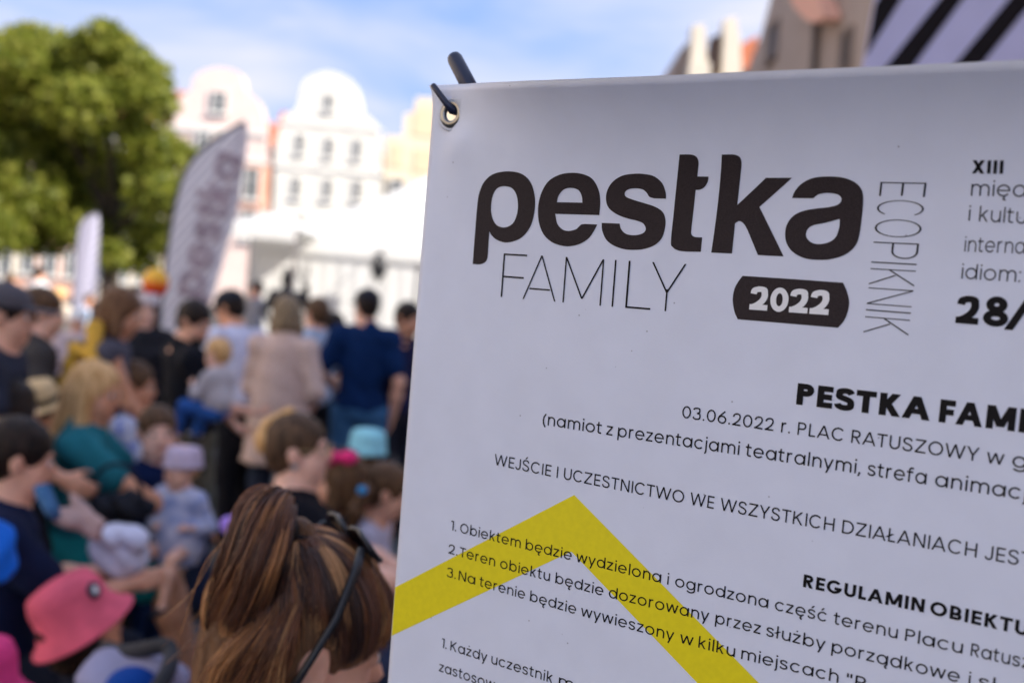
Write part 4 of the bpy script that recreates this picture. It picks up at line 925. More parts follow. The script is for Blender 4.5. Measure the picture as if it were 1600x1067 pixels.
inner = hole + BNW * .004 - BVW * .0015; back = tip[-1] + BNW * .002
MB().tube([h0 - dd * .0014, h0 - dd * .001, h0, h0 * .5 + h1 * .5, h1, hole - BVW * .0032 - BNW * .001 + BUW * .0005, hole - BVW * .0028 + BNW * .006 + BUW * .003, back], [.0008, .0018, .0026, .0027, .0029, .0040, .0040, .004], 16).build("hook", NAVY_PL, STD, smooth=True)
for ex, ez in ((-.36, 0.02), (.36, 0.02)):
    e = np.array([c0[0], c0[1], 0]) + BUW * ex + BNW * .12; e[2] = .012
    MB().tube([cen, e], .007, 12).build("leg", NAVY_PL, STD, smooth=True)
ur = b_xyz(*b_edge(np.array(BW - EC), np.array(EC))) + BNW * .015
MB().tube([cen, ur], .006, 12).build("pole", NAVY_PL, STD, smooth=True)
e = cen + BNW * .45; e[2] = .012
MB().tube([cen, e], .007, 12).build("leg", NAVY_PL, STD, smooth=True)
# lettering on the feather flag
up_ = at(352, 262, 9.49) - at(290, 470, 9.49); L_ = np.linalg.norm(up_); up_ /= L_; ac = np.cross(np.array([0, -1.0, 0]), up_); ac = -ac / np.linalg.norm(ac)
if ac[0] > 0: ac = -ac
em_ = .44; o_ = at(316, 470, 9.47); x_ = 0; V_, F_ = [], []
for ch in "pestka":
    v_, f_, ad = flag_letter(ch, o_ + up_ * x_, up_ * em_ * 0 + up_ * em_, ac * em_, .15); n0 = len(V_); V_ += v_; F_ += [tuple(i + n0 for i in q) for q in f_]; x_ += (ad + .05) * em_ * 1.0
mesh_obj("flag_lettering", [p + np.array([0, -.03, 0]) for p in V_], F_, FLINK, FL)
# ------------------------------------------------------------------ people
UP = np.array([0, 0, 1.0])
def nrm(v): v = np.array(v, float); return v / (np.linalg.norm(v) + 1e-12)
def frame(yaw, pitch=0.0, roll=0.0):
    """columns: right, forward, up.  yaw 0 looks away from the camera, 90 to its right"""
    y = rad(yaw); f = np.array([math.sin(y), math.cos(y), 0]); r = np.array([math.cos(y), -math.sin(y), 0])
    p = rad(pitch); f2 = f * math.cos(p) - UP * math.sin(p); u = UP * math.cos(p) + f * math.sin(p)
    q = rad(roll); r2 = r * math.cos(q) + u * math.sin(q); u2 = u * math.cos(q) - r * math.sin(q)
    return r2, f2, u2
def ik(a, t, l1, l2, pole):
    d = t - a; L = np.linalg.norm(d); 
    if L > (l1 + l2) * .995: t = a + d / L * (l1 + l2) * .995; L = (l1 + l2) * .995; d = t - a
    n = d / L; x = (l1 * l1 - l2 * l2 + L * L) / (2 * L); h = math.sqrt(max(l1 * l1 - x * x, 1e-6))
    p = np.array(pole, float); p = nrm(p - n * (p @ n)); return a + n * x + p * h, t
def head_prims(s, HC, hr, hf, hu, k=1.0, fem=False):
    R = np.stack([hr, hf, hu], 1); P = lambda a, b, c: HC + (hr * a + hf * b + hu * c) * k
    s.ell(P(0, -.012, .028), np.array([.074, .094, .088]) * k, R, k=.015); s.ell(P(0, .024, -.035), np.array([.060, .070, .082]) * k, R, k=.02)
    s.ell(P(0, .045, -.088), np.array([.034 if fem else .042, .036, .024]) * k, R, k=.025)
    for q in (-1, 1):
        s.ell(P(q * .042, .045, -.05), np.array([.022, .03, .04]) * k, R, k=.02)
        s.ell(P(q * .031, .088, .006), np.array([.017, .013, .012]) * k, R, k=.012, sub=True)
        s.ell(P(q * .031, .078, .004), np.array([.013, .013, .011]) * k, R, k=.004)
        s.ell(P(q * .079, -.008, -.008), np.array([.010, .020, .032]) * k, R, k=.007); s.ell(P(q * .088, -.002, -.008), np.array([.006, .010, .016]) * k, R, k=.005, sub=True)
        s.cap(P(q * .012, .086, .026), P(q * .045, .076, .026), .007 * k, .006 * k, k=.010)
    s.cap(P(0, .084, .012), P(0, .104, -.024), .007 * k, .012 * k, k=.010); s.ell(P(0, .088, -.055), np.array([.022, .010, .010]) * k, R, k=.008)
    s.ell(P(0, .078, -.088), np.array([.016, .014, .013]) * k, R, k=.012)
    return P, R
def hand_prims(s, W, d, palm_n, side, k=1.0, curl=.5, rf=.0085):
    """wrist, finger direction, palm normal; side +1 right hand"""
    d = nrm(d); n = nrm(palm_n - d * (palm_n @ d)); a = np.cross(d, n) * side
    R = np.stack([a, d, n], 1); s.ell(W + d * .045 * k, np.array([.040, .050, .017]) * k, R, k=.012)
    for i, (off, ln) in enumerate(((-.028, .062), (-.010, .074), (.009, .080), (.028, .070))):
        p = W + (d * .082 + a * off) * k; c1 = curl * .6; c2 = curl * 1.5
        q = p + (d * math.cos(c1) + n * math.sin(c1)) * ln * .5 * k; e = q + (d * math.cos(c2) + n * math.sin(c2)) * ln * .45 * k
        s.cap(W + (d * .055 + a * off * .8) * k, p, rf * k * 1.1, rf * k, k=.006); s.cap(p, q, rf * k, rf * k * .95, k=.005); s.cap(q, e, rf * k * .95, rf * k * .8, k=.004)
    p = W + (d * .03 + a * .034) * k; q = p + (d * .03 + a * .026 + n * .012) * k; e = q + (d * .028 + a * .006 + n * .012) * k
    s.cap(p, q, .012 * k, .010 * k, k=.008); s.cap(q, e, .010 * k, .008 * k, k=.005)
def person(label, head, H=None, Y=None, hz=None, yaw=0, pose='stand', lean=0, hyaw=None, hpitch=0, hroll=0, hands=None, skin=None, fem=False,
           top=None, sleeve=.45, bottom=None, leg=1.0, dress=None, shoes=(.03, .03, .035), hair='short', hm=None, hat=None, res=.012, group=None,
           curl=.5, knees=.13, feet=.05, face=True, bulk=1.0, palm=None, skirt=None, hk=None, hatcut=True, topmat=None, longshirt=.0):
    """head: photo position of the head's centre; either its depth Y or its height hz fixes the place"""
    skin = skin or SKIN; hm = hm or H_BROWN
    HC = at(*head, Y) if Y is not None else at_h(*head, hz)
    H = H or float(HC[2]) / .935
    S = H / 1.75; k = hk or (1.0 if H > 1.45 else .93); r, f, _ = frame(yaw)
    hr, hf, hu = frame(yaw if hyaw is None else hyaw, hpitch, hroll)
    t = nrm(UP + f * math.tan(rad(lean)))
    NB = HC - hu * .145 * k - f * .01; CH = NB - t * .20 * S; WA = NB - t * .36 * S; PV = NB - t * .53 * S
    base = (float(PV[0]), float(PV[1]), 0.0)
    T = thing("person", base, label, "person", group)
    sw = (.165 if fem else .185) * S * bulk
    SH = [NB - t * .065 * S + r * q * sw for q in (-1, 1)]; HP = [PV - t * .03 * S + r * q * .09 * S for q in (-1, 1)]
    KN, AN = [], []
    for i, q in enumerate((-1, 1)):
        if pose == 'stand':
            a = np.array([HP[i][0], HP[i][1], .075 * S]) + r * q * .02 - f * .01 + f * (.06 if q > 0 else -.03) * feet * 8
            kn = (HP[i] + a) / 2 + f * .03 * S + UP * .01
        else:
            kn = HP[i] + f * .43 * S + r * q * (knees - .09); kn[2] = HP[i][2] + .01 if HP[i][2] > .8 * S else max(min(HP[i][2] + .02, .50 * S), .20)
            a = kn + f * feet; a[2] = max(.075 * S, kn[2] - .41 * S)
            L = np.linalg.norm(kn - a)
            if L < .40 * S: a = a + f * math.sqrt(max((.40 * S) ** 2 - (kn[2] - a[2]) ** 2, 0)) * .8
        KN.append(kn); AN.append(a)
    EL, WR = [], []
    for i, q in enumerate((-1, 1)):
        hp = (hands or {}).get(q, (q * .27, .05, -.60)); tg = NB + (r * hp[0] + f * hp[1] + UP * hp[2]) * S
        e, w = ik(SH[i], tg, .29 * S, .255 * S, r * q * .5 - f * .5 - UP * .7); EL.append(e); WR.append(w)
    fz = max(.0085, res * .85)
    s = SDF(); P, R = head_prims(s, HC, hr, hf, hu, k, fem)
    s.cap(NB - t * .02, HC - hu * .06 * k - hf * .012, .058 * S * (.88 if fem else 1), .052 * S * (.88 if fem else 1), k=.03)
    BR = np.stack([r, np.cross(t, r), t], 1)
    s.ell(CH, np.array([.155 * bulk, .105, .20]) * S, BR, k=.05); s.ell(WA - t * .02, np.array([.128 if fem else .142, .10, .14]) * S * np.array([bulk, 1, 1]), BR, k=.05); s.ell(PV, np.array([.165, .12, .12]) * S, BR, k=.05)
    s.cap(SH[0], SH[1], .058 * S, k=.04); s.cap(NB - t * .0, NB - t * .05, .07 * S, .1 * S, k=.05)
    if fem:
        for q in (-1, 1): s.ell(CH + r * q * .07 * S + BR[:, 1] * .075 * S, np.array([.062, .05, .06]) * S, BR, k=.03)
    for i in (0, 1):
        s.cap(SH[i], EL[i], .052 * S, .040 * S, k=.03); s.cap(EL[i], EL[i] * .6 + WR[i] * .4, .040 * S, .041 * S, k=.02); s.cap(EL[i] * .6 + WR[i] * .4, WR[i], .040 * S, .026 * S, k=.02)
        s.cap(HP[i], KN[i], .088 * S, .056 * S, k=.03); s.cap(KN[i], KN[i] * .65 + AN[i] * .35, .054 * S, .058 * S, k=.02); s.cap(KN[i] * .65 + AN[i] * .35, AN[i], .057 * S, .036 * S, k=.02)
        s.cap(AN[i] - UP * .035 * S - f * .04 * S, AN[i] - UP * .045 * S + f * .15 * S, .036 * S, .028 * S, k=.02)
        q = (-1, 1)[i]; fd = nrm(WR[i] - EL[i]); pn = (palm or {}).get(q, -r * q * .8 - UP * .2 + f * .2)
        hand_prims(s, WR[i], fd, np.array(pn, float), q, S, curl, fz)
    s.obj("body", skin, T, res, .02)
    if face:
        for q in (-1, 1):
            m = MB().lathe([(.011 * k * math.sin(a), .011 * k * -math.cos(a)) for a in np.linspace(0, math.pi, 9)], P(q * .031, .0785, .004), hf, 12)
            eo = m.build("eye", EYE_W, T, smooth=True)
            ii = MB().lathe([(0, .0117 * k), (.0068 * k, .0100 * k), (.0072 * k, .0085 * k)], P(q * .031, .0785, .004), hf, 12); ii.build("iris", EYE_D, eo, smooth=True, origin=T['_o'])
            MB().tube([P(q * .014, .096, .024), P(q * .03, .094, .030), P(q * .048, .082, .024)], .0028 * k, 6).build("eyebrow", hm, T, smooth=True)
        MB().tube([P(-.022, .092, -.054), P(0, .0985, -.051), P(.022, .092, -.054)], [.002, .0052, .002], 8).build("lips", LIP, T, smooth=True)
    # clothes
    o = .014 * (S if S > .8 else .8); sd_ = int(abs(head[0])) 
    if top is not None or dress is not None:
        c = SDF(); m = topmat or cloth(top if top is not None else dress)
        c.ell(CH, np.array([.155 * bulk, .108, .20]) * S + o, BR, k=.06); c.ell(WA, np.array([.145, .115, .16]) * S * np.array([bulk, 1, 1]) + o, BR, k=.06); c.ell(PV + t * .02, np.array([.165, .13, .11 + longshirt]) * S + o, BR, k=.06)
        c.cap(SH[0], SH[1], .058 * S + o, k=.05); c.cap(NB, NB - t * .06 * S, .072 * S + o * .3, .1 * S, k=.05)
        if fem:
            for q in (-1, 1): c.ell(CH + r * q * .065 * S + BR[:, 1] * .075 * S, np.array([.062, .05, .06]) * S + o * .8, BR, k=.06)
        if dress is not None:
            hem = PV - UP * longshirt; c.cap(PV + UP * .1, hem, .135 * S, (.17 if skirt is None else skirt) * S, k=.08); c.ell(PV, np.array([.18, .15, .16]) * S, BR, k=.08)
        for i in (0, 1):
            if sleeve > 0:
                if sleeve <= 1: e = SH[i] + (EL[i] - SH[i]) * sleeve; c.cap(SH[i], e, .056 * S + o, .050 * S + o * 1.3, k=.04)
                else:
                    c.cap(SH[i], EL[i], .056 * S + o, .046 * S + o, k=.03); e = EL[i] + (WR[i] - EL[i]) * (sleeve - 1); c.cap(EL[i], e, .046 * S + o, .034 * S + o, k=.03)
        c.ell(NB + UP * .045 + f * .02, (.068 * S, .075 * S, .06 * S), BR, k=.01, sub=True)
        if dress is not None: c.plane(PV - UP * longshirt * S, -UP)
        else: c.plane(PV - t * (.06 + longshirt) * S, -t)
        c.obj("dress" if dress is not None else "shirt", m, T, max(res, .011), .03, .0045, 22, sd_)
    if bottom is not None:
        c = SDF(); c.ell(PV - t * .01, np.array([.17, .128, .12]) * S + o * .8, BR, k=.05)
        for i in (0, 1):
            c.cap(HP[i], KN[i] if leg > .5 else HP[i] + (KN[i] - HP[i]) * leg * 2, .09 * S + o, .062 * S + o * (1.8 if leg < .9 else 1), k=.03)
            if leg > .5: c.cap(KN[i], KN[i] + (AN[i] - KN[i]) * (leg - .5) * 2, .062 * S + o, .050 * S + o, k=.03)
        c.plane(PV + t * .10 * S, t)
        c.obj("shorts" if leg < .7 else "trousers", bottom if not isinstance(bottom, tuple) else cloth(bottom), T, max(res, .013), .03, .004, 20, sd_ + 1)
    if skirt is not None and dress is None:
        c = SDF(); mk = (KN[0] + KN[1]) / 2; c.ell(PV, np.array([.19, .15, .13]) * S, BR, k=.05)
        for i in (0, 1): c.cap(HP[i], HP[i] * .15 + KN[i] * .85, .11 * S, .095 * S, k=.12)
        c.obj("skirt", cloth(skirt), T, .013, .1, .006, 18, sd_)
    for i in (0, 1):
        b = SDF(); A_n = AN[i]; b.cap(A_n - UP * .036 * S - f * .05 * S, A_n - UP * .042 * S + f * .165 * S, .043 * S, .034 * S); b.plane((0, 0, .008), -UP)
        b.obj("shoe", cloth(shoes, .6), T, .012, .01)
    # hair
    if hair and hair != 'bald':
        h = SDF(); g_ = .012
        h.ell(P(0, -.016, .032), np.array([.078, .097, .090]) * k + g_ * .6, R, k=.02)
        if hair in ('long', 'bob', 'curly'): h.ell(P(0, -.045, -.02), np.array([.074, .072, .085]) * k + g_ * .4, R, k=.03)
        else: h.ell(P(0, -.048, -.012), np.array([.070, .062, .075]) * k, R, k=.02)
        if hair == 'long':
            h.cap(P(0, -.06, -.03), P(0, -.085, -.25), .075 * k, .07 * k, k=.03)
            for q in (-1, 1): h.cap(P(q * .068, .0, -.01), P(q * .085, .012, -.20), .028 * k, .035 * k, k=.03)
        if hair == 'bob':
            for q in (-1, 1): h.cap(P(q * .07, .0, 0), P(q * .08, .015, -.10), .028 * k, .035 * k, k=.03)
            h.ell(P(0, -.05, -.07), (.085 * k, .06 * k, .07 * k), R, k=.03)
        if hair == 'curly':
            rg = np.random.default_rng(sd_)
            for _ in range(26):
                a = rg.normal(size=3); a /= np.linalg.norm(a); 
                if a[1] > .45 and a[2] < .4: continue
                h.ell(P(a[0] * .085, -.02 + a[1] * .09, .02 + a[2] * .10), np.full(3, .03 * k), R, k=.012)
        # face and neck openings
        h.ell(P(0, .098, -.035), np.array([.066, .075, .082]) * k, R, k=.012, sub=True)
        h.ell(P(0, .03, -.13), np.array([.062, .085, .06]) * k, R, k=.012, sub=True)
        if hair in ('short', 'bun', 'ponytail'):
            for q in (-1, 1): h.ell(P(q * .085, .005, -.035), np.array([.022, .045, .05]) * k, R, k=.01, sub=True)
        if hair == 'bun':
            bn = SDF(); bn.ell(P(0, -.108, .030), (.046 * k, .036 * k, .052 * k), R); bn.cap(P(0, -.03, .128), P(0, -.10, .08), .018 * k, .026 * k, k=.02); bn.obj('hair_bun', H_BLOND, T, .009, .01, .003, 150)
        if hair == 'ponytail': h.cap(P(0, -.10, .03), P(0, -.15, -.03), .024 * k, .034 * k, k=.02); h.cap(P(0, -.15, -.03), P(0, -.15, -.16), .034 * k, .012 * k, k=.02)
        if hat and hatcut: h.plane(P(0, 0, .050), hu)
        h.obj("hair", hm, T, min(res, .010), .01, .0028, 150, sd_)
    if hat: hat(T, P, R, k, hr, hf, hu)
    return dict(T=T, P=P, R=R, NB=NB, CH=CH, PV=PV, SH=SH, EL=EL, WR=WR, KN=KN, HP=HP, AN=AN, r=r, f=f, t=t, S=S, HC=HC, k=k, hr=hr, hf=hf, hu=hu)
def baseball(col, back=False):
    def g(T, P, R, k, hr, hf, hu):
        s = SDF(); s.ell(P(0, -.014, .045), np.array([.086, .106, .082]) * k, R, k=.01); s.plane(P(0, 0, .030), -hu)
        sg = -1 if back else 1
        s.box(P(0, sg * .125, .034), np.array([.058, .055, .002]) * k, R, r=.004, k=.015); s.ell(P(0, 0, .128), (.008, .008, .005), R, k=.004)
        s.obj("cap", cloth(col, .7), T, .007, .01)
    return g
def brim_hat(col, rc=.092, rb=.15, h=.095, drop=.03, tilt=0, band=None, badge=False, up=.03, pins=None):
    def g(T, P, R, k, hr, hf, hu):
        ax = nrm(hu + hf * math.tan(rad(tilt))); c = P(0, -.012, up)
        prof = [(0, h), (rc * .55, h * .995), (rc * .86, h * .90), (rc * .98, h * .6), (rc * 1.03, .0), (rc * 1.12, -.008), (rb * .85, -drop * .6), (rb, -drop), (rb * 1.01, -drop - .004), (rb * .99, -drop - .006), (rc * 1.1, -.014), (rc * 1.0, -.004), (rc * .93, h * .6), (0, h * .93)]
        o = MB().lathe([(a * k, b * k) for a, b in prof], c, ax, 40, (1, 1.12), hr).build("hat", cloth(col, .8), T, smooth=True)
        if band: MB().lathe([(rc * 1.05 * k, .001), (rc * 1.035 * k, .028), (rc * 1.02 * k, .029), (rc * 1.03 * k, .0)], c, ax, 40, (1, 1.12), hr).build("hat_band", cloth(band), o, smooth=True, origin=T['_o'])
        if badge:
            d = nrm(hr * badge[0] + hf * badge[1]); n = nrm(d + ax * .25); q = c + d * rc * 1.10 * k + ax * h * badge[2]
            MB().lathe([(0, .006), (.011, .005), (.013, 0)], q, n, 20).build("badge_face", WHITE_PAINT, o, origin=T['_o']); MB().lathe([(.012, .0055), (.022, .004), (.024, -.002)], q, n, 20).build("badge_rim", cloth((.05, .05, .07)), o, origin=T['_o'])
    return g
H_STREAK = hairmat((.035, .02, .012), (.15, .085, .045))
print_ = lambda *a: None

SIT, ADULT = 'sit', 1.72
# ---- far left standing group
person("man in a grey cap and dark navy t-shirt at the far left edge, looking right", (8, 492), Y=3.75, H=1.68, yaw=75, hyaw=72, hpitch=4, top=(.028, .032, .05), bottom=(.05, .05, .06), hm=H_DARK, hat=baseball((.10, .09, .10)), bulk=1.08, skin=SKIN, hands={1: (.2, .3, -.45), -1: (-.24, .1, -.55)})
pA = person("man in dark grey hoodie holding a pale paper cup, behind the grey-capped man", (66, 488), Y=4.9, H=1.68, yaw=50, hyaw=60, hpitch=8, top=(.05, .045, .045), sleeve=2, bottom=(.03, .03, .03), hm=H_BROWN, hands={-1: (-.05, .28, -.10), 1: (.24, .1, -.5)}, skin=SKIN_PALE)
cu = pA['WR'][0] + np.array([-.03, -.06, .05]); MB().lathe([(0, -.06), (.034, -.06), (.046, .06), (.048, .062), (.044, .06), (.032, -.055), (0, -.055)], cu, n=24).build("cup", mat("paper_cup", (.72, .60, .45), .6), None, smooth=True, origin=cu)
tag(bpy.context.scene.objects["cup"], "pale paper cup held up by the man in the dark grey hoodie", "cup")
SCARF = cloth((.70, .40, .06), .8)
pB = person("woman with wavy light brown hair, grey sleeveless top and mustard shawl", (190, 488), Y=5.0, H=1.62, yaw=70, hyaw=80, hpitch=14, fem=True, top=(.09, .085, .11), sleeve=0, bottom=(.04, .04, .05), hair='bob', hm=H_CHEST, hands={-1: (-.30, .12, -.50), 1: (.1, .3, -.5)}, skin=SKIN_TAN)
s = SDF(); a = pB['SH'][0]
pts = [at(148, 508, 4.86), at(150, 560, 4.82), at(128, 580, 4.8), at(112, 560, 4.82), at(96, 608, 4.85)]
for i in (0,): s.cap(pts[0], pts[1], .035, .045, k=.03)
s.cap(at(118, 545, 4.85), at(96, 612, 4.85), .03, .045, k=.03); s.cap(pB['SH'][0], pts[0], .04, .03, k=.03); s.cap(pts[1], at(118, 545, 4.85), .02, .025, k=.03)
s.obj("shawl", SCARF, pB['T'], .012, .03, .006, 30)
person("woman in black with pale headscarf standing beneath the orange balloon", (228, 484), Y=7.2, H=1.62, yaw=160, fem=True, top=(.02, .02, .025), sleeve=2, dress=None, bottom=(.02, .02, .02), hair='long', hm=H_DARK, skin=SKIN_PALE, hat=brim_hat((.62, .52, .50), rb=.10, h=.07, drop=.0, up=.05))
# sunlit people beyond, out in the square
far = [(18, 440, 15.5, "person in a pale t-shirt walking in the far sunlight at the left edge", (.62, .45, .40), H_BROWN, 90, None), (62, 428, 16.5, "person in white shirt and dark hair far out in the sunlit square", (.72, .72, .75), H_DARK, 30, None),
       (92, 462, 14.0, "person in cream shirt standing in sunlight left of the small flag", (.70, .60, .48), H_BLOND, 200, None), (122, 500, 9.8, "person in white hat and pale pink blouse behind the mustard shawl", (.70, .55, .55), H_ASH, 150, brim_hat((.80, .78, .74), rb=.13, h=.09, drop=.01)),
       (168, 455, 13.5, "person in dark jacket standing under the tree", (.04, .04, .05), H_DARK, 20, None), (214, 462, 12.5, "person in dark red top left of the striped feather flag", (.20, .04, .04), H_BROWN, 60, None),
       (400, 452, 14.6, "person in grey sweater at the small white canopy", (.25, .25, .28), H_DARK, 240, None), (140, 470, 16.0, "person in light blue shirt far behind beside the small flag", (.40, .50, .66), H_BROWN, 120, None)]
for x, y, Yd, lb, c_, hm_, yw, ht in far:
    P_ = at(x, y, Yd); person(lb, (x, y), Y=Yd, H=max(1.45, min(1.85, P_[2] / .935)), yaw=yw, top=c_, sleeve=1.6, bottom=(.05, .06, .10), hm=hm_, hat=ht, res=.02, face=False, group=None)
0 and person("person in black jacket behind the mustard shawl woman, face hidden", (268, 500), Y=8.4, H=1.62, yaw=110, top=(.015, .015, .02), sleeve=2, bottom=(.02, .02, .03), hm=H_DARK, res=.015)
# ---- father holding a baby
CAMO = mat("camouflage_cloth", (.05, .055, .035), .85, .1, 9, .2, 80, col2=(.13, .115, .075), det=1)
pF = person("bearded man in black t-shirt and camouflage shorts holding a baby", (304, 503), Y=5.6, H=1.70, yaw=58, lean=-9, hyaw=110, hpitch=20, top=(.010, .011, .016), sleeve=.75, bottom=CAMO, leg=.52, hm=H_DARK, bulk=1.15, skin=SKIN, hands={-1: (.04, .32, -.46), 1: (.18, .36, -.36)}, palm={-1: (0, 0, 1), 1: (0, 0, 1)}, curl=.9, shoes=(.05, .04, .03))
b = SDF(); P = pF['P']; b.ell(P(0, .055, -.085), (.055, .05, .045), pF['R'], k=.02); b.ell(P(0, .10, -.055), (.03, .02, .02), pF['R'], k=.02, sub=True); b.ell(P(0, .03, -.02), (.05, .05, .03), pF['R'], sub=True)
b.obj("beard", H_DARK, pF['T'], .008, .01, .002, 150)
pBaby = person("baby in pale top and bright blue trousers held in the bearded man's arms", (340, 552), Y=5.3, H=.66, yaw=-60, hyaw=-70, pose=SIT, top=(.52, .48, .50), sleeve=1.6, bottom=(.04, .14, .46), hair='short', hm=H_BLOND, hk=.66, hpitch=6, hands={1: (.2, .3, -.2), -1: (-.2, .3, -.2)}, feet=.05, shoes=(.6, .6, .62), skin=SKIN_PALE, res=.010)
# bring baby legs up: its feet hang at the man's arm
person("person in loose white shirt with dark cap, bending forward beside the bearded man", (358, 482), Y=6.6, H=1.70, yaw=-60, hyaw=-75, lean=14, hpitch=20, top=(.66, .66, .80), sleeve=1.4, bottom=(.012, .012, .016), hm=H_DARK, hat=baseball((.02, .022, .03)), hands={1: (.1, .32, -.45), -1: (-.15, .30, -.45)}, skin=SKIN_TAN, shoes=(.02, .02, .02))
# ---- woman in the long pink-beige dress, seen from behind
DOTS = mat("dotted_blouse", (.56, .37, .30), .85, .1, 60, .2, 80, col2=(.68, .52, .45), det=1)
pD = person("woman from behind in a loose pale pink-beige dotted dress over jeans", (449, 492), Y=6.4, H=1.70, yaw=8, hyaw=-6, hpitch=10, fem=True, dress=(.5, .4, .38), topmat=DOTS, longshirt=.30, skirt=.235, sleeve=1.35, bottom=(.03, .04, .07), hair='bob', hm=H_ASH, bulk=1.0, hands={-1: (-.13, .22, -.50), 1: (.16, .16, -.48)}, skin=SKIN)
person("young man in pale blue patterned shirt behind the beige dress woman", (495, 490), Y=7.4, H=1.66, yaw=-30, hyaw=-40, top=(.38, .46, .60), sleeve=.6, bottom=(.015, .015, .02), hm=H_BROWN, hands={1: (.2, .2, -.4), -1: (-.2, .2, -.45)})
# ---- man in navy t-shirt from behind
pN = person("broad man in navy t-shirt, jeans and dark cap, seen from behind", (573, 479), Y=6.8, H=1.80, yaw=-8, hyaw=-28, hpitch=6, top=(.004, .022, .085), sleeve=.72, bottom=(.045, .13, .26), hm=H_DARK, hat=baseball((.018, .018, .028)), bulk=.88, hands={-1: (-.20, .18, -.40), 1: (.22, .02, -.58)}, skin=SKIN)
person("dark haired man in dark blue jacket beside the banner's edge", (638, 499), Y=7.0, H=1.64, yaw=150, hyaw=130, hpitch=10, top=(.02, .02, .06), sleeve=2, bottom=(.02, .02, .03), hm=H_DARK, skin=SKIN_TAN)
person("person in black standing between the beige dress and the navy t-shirt", (522, 512), Y=7.8, H=1.58, yaw=30, top=(.012, .012, .018), sleeve=2, bottom=(.012, .012, .015), hm=H_DARK, skin=SKIN_TAN)

# ---- seated audience on benches
pT = person("blonde woman in teal blouse and skirt seated on a bench, arms on her lap", (150, 612), hz=1.22, H=1.68, yaw=74, hyaw=96, hpitch=8, pose=SIT, fem=True, lean=8, top=(.02, .17, .21), sleeve=.62, skirt=(.015, .24, .25), hair='long', hm=H_BLOND, hands={1: (.16, .46, -.36), -1: (-.02, .44, -.36)}, skin=SKIN_TAN, feet=.12, shoes=(.30, .18, .12), palm={1: (0, 0, -1), -1: (0, 0, -1)})
PRINT = mat("blue_white_print", (.62, .62, .66), .85, .1, 26, .2, 80, col2=(.16, .22, .55), det=1)
pM = person("young man with short hair in white and blue print shirt seated beside the blonde woman", (211, 602), Y=5.0, H=1.62, yaw=72, hyaw=84, hpitch=6, pose=SIT, lean=4, top=(.6, .6, .6), topmat=PRINT, sleeve=.55, bottom=(.02, .03, .07), hm=H_BROWN, hands={1: (.20, .30, -.46), -1: (-.18, .30, -.48)}, skin=SKIN_TAN)
person("small child in navy top standing between the print shirt and the toddler", (245, 676), Y=4.15, yaw=120, hyaw=150, top=(.006, .015, .06), sleeve=2, bottom=(.02, .05, .15), hair='short', hm=H_BROWN, skin=SKIN_PALE, hands={1: (.2, .25, -.3), -1: (-.2, .25, -.3)})
0 and person("child in pale green cap standing behind the young man in the print shirt", (226, 566), Y=6.2, yaw=20, top=(.02, .02, .03), sleeve=1.5, bottom=(.03, .03, .05), hair='short', hm=H_DARK, hat=brim_hat((.55, .68, .60), rc=.096, rb=.12, h=.075, drop=.0, up=.04), skin=SKIN)
pK = person("toddler in pale lilac hood and blue dress on the teal woman's knees", (284, 728), Y=3.95, H=.72, yaw=190, hyaw=200, pose=SIT, dress=(.22, .30, .55), longshirt=.16, skirt=.2, sleeve=1.5, topmat=mat("blue_lilac_print", (.30, .36, .62), .85, .1, 18, .2, 60, col2=(.62, .62, .76), det=1), hm=H_BLOND, hk=.72, hat=brim_hat((.56, .46, .58), rc=.098, rb=.100, h=.10, drop=-.0, up=.01), skin=SKIN_PALE, hands={1: (.1, .25, -.3), -1: (-.2, .2, -.3)})
pS = person("seated person in a wide straw sun hat with dark band", (64, 642), Y=4.6, H=1.45, yaw=60, hyaw=75, pose=SIT, hpitch=0, hroll=-14, top=(.10, .07, .08), sleeve=1.5, bottom=(.08, .06, .06), hm=H_DARK, hat=brim_hat((.66, .48, .26), rb=.145, h=.11, drop=.01, tilt=-16, band=(.04, .03, .02), up=.045), skin=SKIN_TAN)
person("seated person with long black hair and black clothes behind the dark haired boy", (18, 642), Y=3.7, H=1.62, yaw=35, hyaw=20, pose=SIT, fem=True, top=(.01, .01, .014), sleeve=2, bottom=(.02, .02, .02), hair='long', hm=H_DARK, skin=SKIN_PALE)
pO = person("dark haired boy in navy shirt in the left foreground, turned to the right", (30, 716), Y=3.0, H=1.58, yaw=62, hyaw=62, hpitch=10, pose=SIT, top=(.008, .014, .045), sleeve=.6, bottom=(.015, .018, .03), hair='short', hm=H_DARK, hands={1: (.10, .42, -.26), -1: (-.12, .36, -.28)}, skin=SKIN, res=.010)
# pink hats
person("child in a pink bucket hat with a round white badge, low in the left foreground", (128, 972), Y=2.75, yaw=48, hyaw=62, hpitch=-16, top=(.012, .014, .03), sleeve=2, bottom=(.02, .02, .04), hair='bob', hm=H_DARK, hat=brim_hat((.72, .12, .18), rc=.098, rb=.138, h=.112, drop=.045, tilt=-16, up=.03, badge=(.62, .78, .66)), hands={1: (.15, .3, -.3), -1: (-.15, .3, -.3)}, skin=SKIN_TAN, res=.009, hk=.95)
person("small child in a hot pink hat cut by the bottom left corner", (-42, 1085), Y=2.2, yaw=60, top=(.55, .12, .25), sleeve=2, bottom=(.02, .02, .04), hm=H_BROWN, hat=brim_hat((.70, .05, .20), rc=.095, rb=.14, h=.10, drop=.045, up=.035), res=.011)
